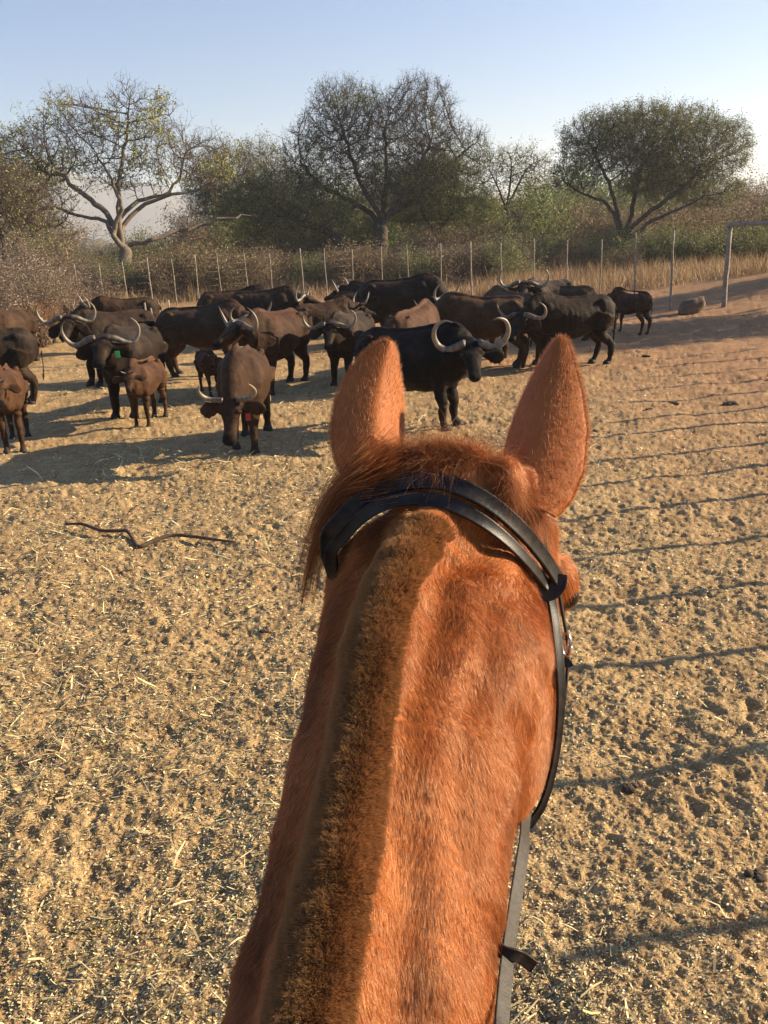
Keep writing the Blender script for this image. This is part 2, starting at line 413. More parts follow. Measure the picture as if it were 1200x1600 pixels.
def chestnut():
    m, t, b = mat('chestnut_hide'); v = objco(t)
    f = noise(t, 9, 4, 0.6, v)
    t.links.new(ramp(t, f, [(0.3, (0.24, 0.072, 0.018)), (0.7, (0.38, 0.125, 0.034))]), b.inputs['Base Color'])
    b.inputs['Roughness'].default_value = 0.7; b.inputs['Specular IOR Level'].default_value = 0.2
    return m
def hair_mat(name, stops, rough=0.42, spec=0.45, trans=0.25, tip=None):
    m = bpy.data.materials.new(name); m.use_nodes = True; t = m.node_tree; b = t.nodes['Principled BSDF']
    hi = N(t, 'ShaderNodeHairInfo')
    c = ramp(t, hi.outputs['Random'], stops)
    if tip: 
        r = N(t, 'ShaderNodeMapRange'); r.inputs[1].default_value = tip[1]; r.inputs[2].default_value = tip[2]; t.links.new(hi.outputs['Intercept'], r.inputs[0])
        c = mix(t, r.outputs[0], c, tip[0])
    t.links.new(c, b.inputs['Base Color']); b.inputs['Roughness'].default_value = rough; b.inputs['Specular IOR Level'].default_value = spec
    b.inputs['Specular Tint'].default_value = (1.0, 0.72, 0.5, 1)
    tr = N(t, 'ShaderNodeBsdfTranslucent'); t.links.new(c, tr.inputs[0]); ms = N(t, 'ShaderNodeMixShader'); ms.inputs[0].default_value = trans
    out = t.nodes['Material Output']; t.links.new(b.outputs[0], ms.inputs[1]); t.links.new(tr.outputs[0], ms.inputs[2]); t.links.new(ms.outputs[0], out.inputs[0])
    return m
def strands(name, P, rad, m, parent, taper=True):
    """P (n,k,3) strands, rad (n,) root radius -> one curves object"""
    n, k = P.shape[:2]
    cv = bpy.data.hair_curves.new(name); cv.add_curves([k] * n)
    cv.attributes['position'].data.foreach_set('vector', np.ascontiguousarray(P, np.float32).ravel()) if 'position' in cv.attributes else cv.position_data.foreach_set('vector', np.ascontiguousarray(P, np.float32).ravel())
    ra = cv.attributes.get('radius') or cv.attributes.new('radius', 'FLOAT', 'POINT')
    tp = np.linspace(1, 0.12, k) if taper else np.ones(k)
    ra.data.foreach_set('value', (rad[:, None] * tp[None]).astype(np.float32).ravel())
    cv.update_tag()
    return link(name, cv, m, parent)

HIDE = chestnut()
horse_root = empty('horse', (-.2, -.6, 0)); tag(horse_root, 'chestnut horse with hogged brown mane, seen from the saddle, wearing a black bridle', 'horse')
bpy.context.view_layer.update()
def under_root(o, root=None):
    root = root or horse_root
    o.parent = root; o.matrix_parent_inverse = root.matrix_world.inverted(); return o
hme = horse_mesh()
HV = getV(hme); HNm = getN(hme)
def muscle(V, Nn):                            # long muscles of the neck: a groove beside the crest, a swelling below it
    out = V.copy(); C0 = np.array([c[0] for c in crest]); cp = catmull(C0, 12); ct = unit(np.gradient(cp, axis=0))
    for a in range(0, len(V), 20000):
        v = V[a:a + 20000]; k = np.linalg.norm(v[:, None] - cp[None], axis=2).argmin(1); T = ct[k]; rel = v - cp[k]; rel = rel - T * (rel * T).sum(1)[:, None]
        S = unit(np.cross(T, [0, 0, 1.0])); lat = (rel * S).sum(1); dn = np.linalg.norm(rel, axis=1)
        fade = sstep(0.0, 0.25, v[:, 1]) * (1 - sstep(0.98, 1.06, v[:, 1])) * (dn < .3)
        q = np.abs(lat) + 0.018 * vnoise(k * 0.11, lat * 0 + 2, 71)
        d = -0.006 * np.exp(-((q - .055) / .016) ** 2) + 0.004 * np.exp(-((q - .085) / .016) ** 2) - 0.003 * np.exp(-((q - .108) / .012) ** 2)
        d = d + 0.004 * vnoise(k * 0.22, lat * 16, 72) + 0.003 * vnoise(k * 0.5, lat * 30, 74)
        out[a:a + 20000] = v + Nn[a:a + 20000] * (d * fade)[:, None]
    return out
HV = muscle(HV, HNm); hme.vertices.foreach_set('co', HV.astype(np.float32).ravel()); hme.update(); HNm = getN(hme)
hpoly = np.empty(len(hme.polygons) * 4, np.int32); hme.polygons.foreach_get('vertices', hpoly) if all(len(p.vertices) == 4 for p in list(hme.polygons)[:1]) else None
hpoly = hpoly.reshape(-1, 4)
HB = BVHTree.FromPolygons(HV.tolist(), hpoly.tolist())
def hit(px, py):
    h = HB.ray_cast(Vector(CAM), Vector(unit(ray(px, py)))); 
    return (np.array(h[0]), np.array(h[1])) if h[0] else (None, None)
# ears: shells joined to the hide mesh
LE = [PX(592, 735, 1.06), PX(588, 655, 1.10), PX(597, 585, 1.135), PX(610, 532, 1.15)]
RE = [PX(804, 786, 1.055), PX(826, 700, 1.09), PX(849, 605, 1.13), PX(874, 524, 1.16)]
mb = MB(); mb.add(HV, hpoly); n0 = mb.n
ear(mb, LE, 0.052, unit(RT * 1.0 + FW * 0.40)); n1 = mb.n
ear(mb, RE, 0.062, unit(RT * 1.0 - FW * 0.70), ridge=.35)
EV = np.vstack(mb.V)[n0:]; EF = np.vstack(mb.F[1:]) - n0
hide = mb.build('hide', HIDE, None); under_root(hide)
EB = BVHTree.FromPolygons(EV.tolist(), EF.tolist())
# eyes
eye_m, t, b = mat('dark_glossy_eye'); b.inputs['Base Color'].default_value = (0.012, 0.007, 0.005, 1); b.inputs['Roughness'].default_value = 0.08
for sg in (-1, 1):
    e = MB(); e.add(*ellipsoid(HP + HA * .245 + HS * sg * .112 + HN * .006, (.021, .018, .019)))
    under_root(e.build('eye', eye_m))
hoof_m = simple('hoof_horn', [(0.3, (0.05, 0.035, 0.025)), (0.7, (0.12, 0.09, 0.06))], 30)
for (x, y) in [(-.29, .12), (.01, .12), (-.41, -1.56), (-.09, -1.56)]:
    e = MB(); e.add(*tube([(x, y + .01, -.005), (x, y + .005, .03), (x, y - .01, .075)], [.072, .066, .055], 20)); under_root(e.build('hoof', hoof_m))
# ---------------------------------------------------------------- coat, mane and bridle
def sample(V, F, dens_fn, n):
    F = np.asarray(F)
    if F.shape[1] == 4: F = np.vstack([F[:, :3], F[:, [0, 2, 3]]])
    a, b, c = V[F[:, 0]], V[F[:, 1]], V[F[:, 2]]
    cr = np.cross(b - a, c - a); A = np.linalg.norm(cr, axis=1); nm = cr / np.maximum(A, 1e-12)[:, None]
    cen = (a + b + c) / 3; wgt = A * dens_fn(cen, nm)
    idx = rng.choice(len(F), n, p=wgt / wgt.sum())
    r1, r2 = np.sqrt(rng.random(n)), rng.random(n)
    P = a[idx] * (1 - r1)[:, None] + b[idx] * (r1 * (1 - r2))[:, None] + c[idx] * (r1 * r2)[:, None]
    return P, idx, F
CRP = catmull(np.array([c[0] for c in crest]), 12); CRT = unit(np.gradient(CRP, axis=0))
def crest_coord(P):
    d = np.linalg.norm(P[:, None] - CRP[None], axis=2); k = d.argmin(1)
    T = CRT[k]; rel = P - CRP[k]; rel = rel - T * (rel * T).sum(1)[:, None]
    S = unit(np.cross(T, [0, 0, 1.0]))
    return k, T, (rel * S).sum(1), np.linalg.norm(rel, axis=1)
def smooth_normals(P, V, Nn, idx, F):
    return unit(Nn[F[idx]].mean(1))
def lay(P, nm, flow, L, lift, curl=0.35, k=4, jit=0.12):
    """strands rooted at P, leaning along flow and lifting off the surface"""
    n = len(P); flow = flow - nm * (flow * nm).sum(1)[:, None]
    flow = unit(flow + rng.normal(0, jit, (n, 3)))
    d0 = unit(flow * np.cos(lift)[:, None] + nm * np.sin(lift)[:, None])
    out = [P]; p = P.copy(); d = d0
    for i in range(1, k):
        p = p + d * (L / (k - 1))[:, None]; out.append(p)
        d = unit(d + (flow - nm * 0.25) * curl / (k - 1))
    return np.stack(out, 1)
def coat_mat():
    m = hair_mat('chestnut_coat', [(0.0, (0.17, 0.040, 0.007)), (0.4, (0.44, 0.128, 0.024)), (0.8, (0.64, 0.225, 0.052)), (1.0, (0.80, 0.38, 0.14))], 0.30, 1.0, 0.10)
    t = m.node_tree; a = N(t, 'ShaderNodeAttribute', attribute_name='tone'); g = ramp(t, a.outputs['Fac'], [(0.0, (0.42, 0.36, 0.32)), (0.5, (0.86, 0.82, 0.8)), (1.0, (1.12, 1.25, 1.3))])
    src_ = [n for n in t.nodes if n.type == 'VALTORGB'][0].outputs[0]; tg = [l.to_socket for l in src_.links]
    c = mix(t, 1.0, src_, g, 'MULTIPLY')
    for k_ in tg: t.links.new(c, k_)
    return m
coat_m = coat_mat()
fur_m = hair_mat('chestnut_hair', [(0.0, (0.17, 0.040, 0.007)), (0.4, (0.44, 0.128, 0.024)), (0.8, (0.64, 0.225, 0.052)), (1.0, (0.80, 0.38, 0.14))], 0.34, 0.8, 0.10)
mane_m = hair_mat('hogged_mane_hair', [(0.0, (0.035, 0.015, 0.007)), (0.5, (0.31, 0.15, 0.06)), (0.9, (0.62, 0.35, 0.16)), (1.0, (0.75, 0.5, 0.26))], 0.5, 0.35, 0.12, tip=((0.60, 0.33, 0.135), 0.4, 1.2))
long_m = hair_mat('long_mane_hair', [(0.0, (0.12, 0.028, 0.008)), (0.55, (0.30, 0.085, 0.022)), (0.9, (0.50, 0.19, 0.055)), (1.0, (0.75, 0.42, 0.18))], 0.35, 0.6, 0.3)

def seen(c, nm): return ((CAM - c) * nm).sum(1) / np.linalg.norm(CAM - c, axis=1)
def coat_dens(c, nm):
    f = seen(c, nm); z = sstep(1.45, 1.65, c[:, 2]) * sstep(0.12, 0.3, c[:, 1])
    return z * np.where(f > -0.25, 1.0, 0.0) * np.where(f < 0.25, 1.6, 1.0) / np.maximum(((c - CAM) ** 2).sum(1), 0.3)
QN = 400000
P, idx, F3 = sample(HV, hpoly, coat_dens, QN)
nm = smooth_normals(P, HV, HNm, idx, F3)
k, T, lat, dist = crest_coord(P)
onneck = (k < len(CRP) - 8)
mane_w = 0.037 * (0.95 + 0.10 * vnoise(k * 0.12, k * 0.0, 5))
is_mane = onneck & (np.abs(lat) < mane_w) & (dist < 0.06) & (P[:, 1] < 0.93)
# coat
c = ~is_mane & ~((np.abs(lat) < mane_w * 0.5) & onneck)
Pc, nc, Tc, lc, kc = P[c], nm[c], T[c], lat[c], dist[c]
down = np.array([0, 0, -1.0]) - nc * (-nc[:, 2:3]); down = unit(down)
w1 = noise3(Pc * 7, 41); w2 = noise3(Pc * 19, 47)
ang = 0.55 + 0.75 * w1 + 0.3 * w2 + 0.6 * sstep(0.10, 0.03, np.abs(lc)) * 0 
head = sstep(0.93, 1.03, Pc[:, 1])[:, None]
flow = -Tc * np.cos(ang)[:, None] + down * np.sin(ang)[:, None]
flow = flow * (1 - head) + (HA * 0.8 + down * 0.5) * head
L = rng.uniform(0.008, 0.0145, len(Pc)) * (1 + 0.25 * w2)
lift = np.clip(0.30 + 0.22 * noise3(Pc * 32, 53) + 0.12 * rng.normal(size=len(Pc)), 0.08, 1.0)
coat = strands('coat', lay(Pc, nc, flow, L, lift, 0.35, 4, 0.16), np.full(len(Pc), 0.00014), coat_m, None)
tone = 0.5 + 0.42 * noise3(Pc * np.array([16, 7, 16]), 91) + 0.22 * noise3(Pc * 34, 92) + 0.45 * np.exp(-((np.abs(lc) - .048) / .012) ** 2) - 0.25 * np.exp(-((np.abs(lc) - .075) / .012) ** 2)
tn = coat.data.attributes.new('tone', 'FLOAT', 'CURVE'); tn.data.foreach_set('value', np.clip(tone, 0, 1).astype(np.float32))
under_root(coat)
# hogged mane: short upright bristles
Pm, nmn, Tm = P[is_mane], nm[is_mane], T[is_mane]
rep = 5; Pm = np.repeat(Pm, rep, 0) + rng.normal(0, 0.0012, (len(Pm) * rep, 3)) * (1 - np.abs(np.repeat(nmn, rep, 0)) * .6); nmn = np.repeat(nmn, rep, 0); Tm = np.repeat(Tm, rep, 0)
Lm = rng.uniform(0.007, 0.0095, len(Pm)) * (1 + 0.16 * noise3(Pm * 240, 61) + 0.06 * noise3(Pm * 40, 63))
mane = strands('hogged_mane', lay(Pm, nmn, -Tm * 0.7 + np.array([0, 0, .2]), Lm, np.clip(1.3 + 0.10 * noise3(Pm * 120, 66) + rng.normal(0, 0.10, len(Pm)), 0.8, 1.55), 0.1, 3, 0.5), np.full(len(Pm), 0.00016), mane_m, None)
under_root(mane)
# ears
def ear_n(c, nm): return np.ones(len(c))
P, idx, F3 = sample(EV, EF, ear_n, int(QN * 0.05))
tri = F3[idx]; cr = unit(np.cross(EV[tri[:, 1]] - EV[tri[:, 0]], EV[tri[:, 2]] - EV[tri[:, 0]]))
right = (P @ RT) > 0.11
ax = np.where(right[:, None], unit(RE[3] - RE[0]), unit(LE[3] - LE[0]))
nE = len(EV) // 4                                                        # outer and inner shell of each ear
cr = np.where(((cr * (P - np.where(right[:, None], (RE[1] + RE[2]) / 2 + FW * .03, (LE[1] + LE[2]) / 2 + FW * .03))).sum(1) < 0)[:, None], -cr, cr)
flow = ax + 0.25 * rng.normal(size=P.shape) * 0.5
Le = rng.uniform(0.005, 0.010, len(P))
earh = strands('ear_hair', lay(P, cr, flow, Le, np.clip(rng.normal(0.20, 0.12, len(P)), 0.03, 1.0), 0.3, 3, 0.2), np.full(len(P), 0.00014), fur_m, None)
under_root(earh)
def rim(pts_i, ax, n, Lr):                     # the fringe that stands out along an ear's rim
    A_, k_ = pts_i; t_ = rng.random(n) * (len(A_) - 1); i_ = t_.astype(int).clip(0, len(A_) - 2); u_ = (t_ - i_)[:, None]
    Pp = A_[i_] * (1 - u_) + A_[i_ + 1] * u_; dd = unit(k_[i_] * .8 + ax * .5 + rng.normal(0, .3, (n, 3)))
    L_ = rng.uniform(Lr * .5, Lr, n); return np.stack([Pp, Pp + dd * (L_ * .5)[:, None], Pp + (dd * .8 + ax * .3) * L_[:, None]], 1)
nV_ = 25; per = len(EV) // 2; sets = []
for e_, cl in ((0, LE), (1, RE)):
    sh = EV[e_ * per:e_ * per + per // 2].reshape(-1, nV_, 3); axx = unit(np.array(cl[3]) - np.array(cl[0]))
    for edge, inner in ((0, 4), (nV_ - 1, nV_ - 5)): sets.append(rim((sh[:, edge], unit(sh[:, edge] - sh[:, inner])), axx, 3000, .011))
under_root(strands('ear_fringe', np.vstack(sets), np.full(12000, .00012), fur_m, None))
# longer hair: wisps between the ears, and a lock falling on the left of the neck
def wisps(n, root_fn, L0, L1, dirs, droop, jitter=0.25, k=8, rad=0.00013):
    Pr = root_fn(n); d = unit(dirs(n) + rng.normal(0, jitter, (n, 3))); L = rng.uniform(L0, L1, n)
    out = [Pr]; p = Pr.copy(); side = rng.normal(0, 1, (n, 3))
    for i in range(1, k):
        p = p + d * (L / (k - 1))[:, None]; out.append(p); d = unit(d + droop * np.array([0, 0, -1.0]) + side * 0.10)
    return np.stack(out, 1), np.full(n, rad)
def on_surface(pxs, pys, spread=6):
    def f(n):
        out = []
        t = rng.random(n) * (len(pxs) - 1); i = t.astype(int).clip(0, len(pxs) - 2); u = t - i
        x = np.array(pxs)[i] * (1 - u) + np.array(pxs)[i + 1] * u + rng.normal(0, spread, n)
        y = np.array(pys)[i] * (1 - u) + np.array(pys)[i + 1] * u + rng.normal(0, spread, n)
        for a, b in zip(x, y):
            h, _ = hit(a, b)
            while h is None: b += 4; h, _ = hit(a, b)
            out.append(h)
        return np.array(out)
    return f
S1 = wisps(2300, on_surface([610, 640, 690, 740, 790], [716, 706, 704, 712, 735], 9), .012, .042, lambda n: UP * 0.55 + RT * rng.normal(0.05, 0.55, n)[:, None] - FW * 0.25 + UP * rng.random(n)[:, None] * .6, 0.10)
S2 = wisps(200, on_surface([620, 690, 780], [712, 704, 720], 8), .05, .10, lambda n: UP * 0.5 + RT * rng.normal(0.1, 0.9, n)[:, None] - FW * 0.2, 0.16, 0.35, 10, 0.00010)
S3 = wisps(900, on_surface([590, 640, 700], [735, 722, 722], 8), .03, .065, lambda n: -UP * 0.45 + RT * rng.normal(-.05, 0.35, n)[:, None] - FW * 0.6 + np.array([0, 0, .55]), 0.16, 0.25)
S4 = wisps(1500, on_surface([790, 815, 835, 845], [745, 775, 800, 825], 9), .02, .05, lambda n: -UP * 0.7 + RT * rng.normal(0.2, 0.4, n)[:, None] - FW * 0.3, 0.08)
S5 = wisps(1100, on_surface([545, 575, 610, 640], [735, 715, 705, 700], 8), .025, .045, lambda n: -RT * 0.8 - UP * rng.uniform(0.1, .7, n)[:, None] - FW * 0.25, 0.12)
for nm_, S in (('poll_hair', S1), ('flyaway_hair', S2), ('bridle_path_hair', S3), ('ear_root_hair', S4), ('side_hair', S5)):
    under_root(strands(nm_, S[0], S[1] * (1.0 if nm_ != 'flyaway_hair' else 1.0), long_m, None))
n = 2600
lock = catmull(np.array([PX(600, 735, 1.05), PX(548, 762, 1.08), PX(512, 812, 1.09), PX(490, 872, 1.10), PX(474, 945, 1.10)]), 4)
u = rng.random(n); spread = np.linspace(.012, .011, len(lock)); spread[-3:] *= .8
cutL = rng.uniform(0.55, 1.06, n)
off = rng.normal(0, 1, (n, 3)); tt = np.linspace(0, 1, 14)
base = np.stack([np.interp(np.clip(tt[None] * cutL[:, None], 0, 1) * (len(lock) - 1), np.arange(len(lock)), lock[:, a]) for a in range(3)], -1)
Pl = base + off[:, None] * np.interp(tt, [0, .3, .7, 1], [.020, .013, .009, .008])[None, :, None] * np.array([.9, 1, 1]) + 0.003 * np.sin(tt[None, :, None] * 5 + off[:, None] * 3)
under_root(strands('mane_lock', Pl, np.full(n, .00013), long_m, None))

# bridle ------------------------------------------------------------
leather, t, b = mat('black_leather'); v = objco(t)
t.links.new(ramp(t, noise(t, 60, 4, 0.6, v), [(0.3, (0.010, 0.009, 0.009)), (0.7, (0.032, 0.028, 0.026))]), b.inputs['Base Color'])
b.inputs['Roughness'].default_value = 0.42; b.inputs['Specular IOR Level'].default_value = 0.2; bump(t, noise(t, 500, 3, 0.6, v), 0.5, 0.0006, b)
dusty, t, b = mat('worn_rein_leather'); v = objco(t)
t.links.new(ramp(t, noise(t, 120, 4, 0.7, v), [(0.3, (0.012, 0.010, 0.009)), (0.7, (0.045, 0.037, 0.029))]), b.inputs['Base Color'])
b.inputs['Roughness'].default_value = 0.55; b.inputs['Specular IOR Level'].default_value = 0.3; bump(t, noise(t, 400, 3, 0.6, v), 0.6, 0.0008, b)
steel, t, b = mat('steel'); b.inputs['Base Color'].default_value = (0.6, 0.58, 0.55, 1); b.inputs['Metallic'].default_value = 1; b.inputs['Roughness'].default_value = 0.22
thread, t, b = mat('pale_thread'); b.inputs['Base Color'].default_value = (0.42, 0.36, 0.27, 1)
def ribbon(mb, P, Nn, w, h, sub=5):
    A = catmull(np.hstack([P, Nn, np.broadcast_to(np.asarray(w, float).reshape(-1, 1), (len(P), 1)) if np.ndim(w) else np.full((len(P), 1), w)]), sub)
    P = A[:, :3]; T = unit(np.gradient(P, axis=0)); Nn = unit(A[:, 3:6] - T * (A[:, 3:6] * T).sum(1)[:, None]); S = np.cross(T, Nn); W = A[:, 6:7]
    prof = [(-.5, .0), (-.5, .75), (-.45, 1), (-.36, .86), (.36, .86), (.45, 1), (.5, .75), (.5, .0), (.46, -.2), (-.46, -.2)]
    rings = np.stack([P + S * W * a + Nn * h * c for a, c in prof], 1)
    mb.add(rings.reshape(-1, 3), ring_faces(len(P), len(prof)))
    return P, T, Nn, S
def on_hide(pts, off, dep=None):
    P, Q = [], []
    for x, y in pts:
        h, nn = hit(x, y)
        if h is None:                                    # just off the outline: carry on at the last depth
            h = PX(x, y, (P[-1] - CAM) @ FW if P else 1.08); nn = Q[-1] if Q else unit(CAM - h)
        P.append(h + nn * off); Q.append(nn)
    P, Q = np.array(P), np.array(Q)
    for _ in range(3): Q[1:-1] = (Q[:-2] + 2 * Q[1:-1] + Q[2:]) / 4; P[1:-1] = (P[:-2] + 4 * P[1:-1] + P[2:]) / 6
    return P, unit(Q)
def left_tail(P, Q, L):                       # the strap runs on down the far side of the head
    q = P[0]; d = RT * .12 - UP * .75 + FW * .45; d = unit(d)
    ex = [q + d * L * f + HS * (.05 * f * f) for f in (1, .66, .33)]
    return np.vstack([ex, P]), np.vstack([np.tile(-HS, (3, 1)), Q])

mb = MB(); P, Q = on_hide([(512, 850), (524, 812), (550, 776), (590, 754), (640, 744), (700, 752), (750, 778), (794, 820), (828, 862), (848, 905)], .022)
P = P - np.linspace(1, 0, len(P))[:, None] ** 3 * 0  
P, Q = left_tail(P, Q, .30); ribbon(mb, P, Q, .0215, .0055); hp = mb.build('headpiece', leather); under_root(hp)
mb = MB(); P, Q = on_hide([(516, 872), (532, 834), (560, 803), (602, 783), (650, 774), (700, 782), (742, 806), (779, 848), (808, 886), (836, 914)], .017)
P, Q = left_tail(P, Q, .26); r = ribbon(mb, P, Q, .017, .0036); st = mb.build('browband_strap', leather); under_root(st)
mb = MB(); A = r[0] + r[2] * .0044 + r[3] * -.0052; nst = 110; tt = np.linspace(15, len(A) - 1.2, nst)
for q in tt:
    i = int(q); f = q - i; a0 = A[i] * (1 - f) + A[i + 1] * f; mb.add(*ellipsoid(a0, (.0007, .0007, .0007), None, 5, 4))

so_ = mb.build('stitching', thread); so_.parent = st; so_.matrix_parent_inverse = (horse_root.matrix_world).inverted()
ck = [(852, 905), (862, 945), (868, 990), (873, 1040), (875, 1090), (871, 1150), (861, 1210), (845, 1260), (824, 1290)]
P, Q = on_hide([(x - 9, y) for x, y in ck], .006)
Pd = np.array([PX(x, y, (p - CAM) @ FW) for (x, y), p in zip(ck, P)]); Qd = unit(unit(CAM - Pd) * .6 + RT * .5)
mb = MB(); ribbon(mb, Pd, Qd, [.017, .0165, .016, .015, .014, .012, .012, .012, .012], .004); cs = mb.build('cheek_strap', leather); under_root(cs)
mb = MB(); P2 = np.array([PX(x, y, d) for x, y, d in [(847, 820, 1.13), (856, 870, 1.12), (868, 905, 1.12), (878, 960, 1.13), (886, 1010, 1.13), (884, 1060, 1.12), (881, 1095, 1.11)]])
ribbon(mb, P2, np.tile(unit(RT - FW * .3), (7, 1)), .012, .003); tl = mb.build('throatlatch', leather); under_root(tl)
mb = MB(); cK = PX(853, 915, (Pd[0] - CAM) @ FW - .008)
kp = [cK + RT * x + UP * y for x, y in [(-.019, .016), (-.016, .0), (0, -.010), (.014, -.002), (.018, .016)]]
ribbon(mb, np.array(kp), np.tile(-FW, (5, 1)), .022, .0045); kk = mb.build('keeper', leather); under_root(kk)
mb = MB(); cB = PX(885, 1008, 1.10); a = np.linspace(0, 2 * math.pi, 17)
mb.add(*tube([cB + RT * .0045 * math.cos(q) - FW * .006 * math.cos(q) + UP * .016 * math.sin(q) for q in a], .0017, 8))
mb.add(*tube([cB - UP * .012, cB + UP * .016 + RT * .004], .0013, 6)); bk = mb.build('buckle', steel); under_root(bk)
mb = MB(); ribbon(mb, np.array([cB + UP * (-.022) - RT * .006, cB - UP * .024 + RT * .002, cB - UP * .022 + RT * .006]), np.tile(-FW, (3, 1)), .012, .003)
under_root(mb.build('buckle_keeper', leather))
bit = HP + HA * .50 + HS * .075 - HN * .03
mb = MB(); rp = [bit, PX(826, 1250, 1.12), PX(818, 1320, 1.00), PX(803, 1420, .90), PX(792, 1500, .83), PX(783, 1600, .76), PX(778, 1700, .70), PX(740, 2300, .55)]
ribbon(mb, np.array(rp), np.tile(unit(-FW * .8 + UP * .4 + RT * .35), (8, 1)), .0165, .0022, 8); rein = mb.build('rein', dusty); under_root(rein)
mb = MB(); cS = PX(795, 1484, .838)
ribbon(mb, np.array([cS + RT * x + UP * y - FW * z for x, y, z in [(-.015, .004, -.002), (-.006, .001, .006), (.006, -.002, .006), (.014, -.008, 0), (.026, -.019, -.004)]]), np.tile(-FW, (5, 1)), .0135, .003)
under_root(mb.build('rein_stop', leather))
mb = MB(); lb = HP + HA * .50 - HS * .075 - HN * .03
lp = [lb, np.array([-.16, .95, 1.68]), np.array([-.15, .6, 1.60]), np.array([-.17, .15, 1.66]), np.array([-.16, -.1, 1.85])]
ribbon(mb, np.array(lp), np.tile(np.array([-1.0, 0, .2]), (5, 1)), .0165, .0022, 8); under_root(mb.build('rein', dusty))
for q in (bit, lb):
    mb = MB(); mb.add(*tube([q + HA * .03 * math.cos(x) + HN * .03 * math.sin(x) for x in a], .003, 8)); under_root(mb.build('bit_ring', steel))
# ---------------------------------------------------------------- buffalo
def hide_mat(name):
    m, t, b = mat(name); v = objco(t)
    at = N(t, 'ShaderNodeVertexColor'); at.layer_name = 'Col'
    f = noise(t, 6, 5, 0.65, v); g = noise(t, 45, 3, 0.6, v)
    c = mix(t, 0.75, at.outputs[0], ramp(t, f, [(0.3, (0.6, 0.6, 0.6)), (0.7, (1.5, 1.42, 1.3))]), 'MULTIPLY')
    dust = mix(t, ramp(t, noise(t, 3.0, 4, 0.7, v), [(0.5, (0, 0, 0)), (0.85, (0.35, 0.35, 0.35))]), c, (0.13, 0.088, 0.055))
    t.links.new(dust, b.inputs['Base Color']); b.inputs['Roughness'].default_value = 0.62; b.inputs['Specular IOR Level'].default_value = 0.09
    b.inputs['Sheen Weight'].default_value = 0.05; b.inputs['Sheen Roughness'].default_value = 0.4; b.inputs['Sheen Tint'].default_value = (0.8, 0.5, 0.35, 1)
    bump(t, noise(t, 14, 6, 0.7, v), 0.8, 0.03, b)
    return m
BHIDE = hide_mat('buffalo_hide')
def horn_mat():
    m, t, b = mat('horn'); at = N(t, 'ShaderNodeVertexColor'); at.layer_name = 'Col'; v = objco(t)
    c = mix(t, 0.7, at.outputs[0], ramp(t, noise(t, 40, 4, 0.7, v), [(0.3, (0.55, 0.55, 0.55)), (0.7, (1.35, 1.3, 1.2))]), 'MULTIPLY')
    t.links.new(c, b.inputs['Base Color']); b.inputs['Roughness'].default_value = 0.42; bump(t, noise(t, 90, 3, 0.6, v), 0.7, 0.006, b); return m
HORN = horn_mat()
BEYE, t, b = mat('buffalo_eye'); b.inputs['Base Color'].default_value = (0.008, 0.006, 0.005, 1); b.inputs['Roughness'].default_value = 0.1
HOOF = simple('buffalo_hoof', [(0.3, (0.012, 0.01, 0.008)), (0.7, (0.03, 0.025, 0.02))], 25)
TAG, t, b = mat('green_ear_tag'); b.inputs['Base Color'].default_value = (0.06, 0.62, 0.14, 1); b.inputs['Roughness'].default_value = 0.4
TAGR, t, b = mat('red_ear_tag'); b.inputs['Base Color'].default_value = (0.40, 0.03, 0.025, 1); b.inputs['Roughness'].default_value = 0.4

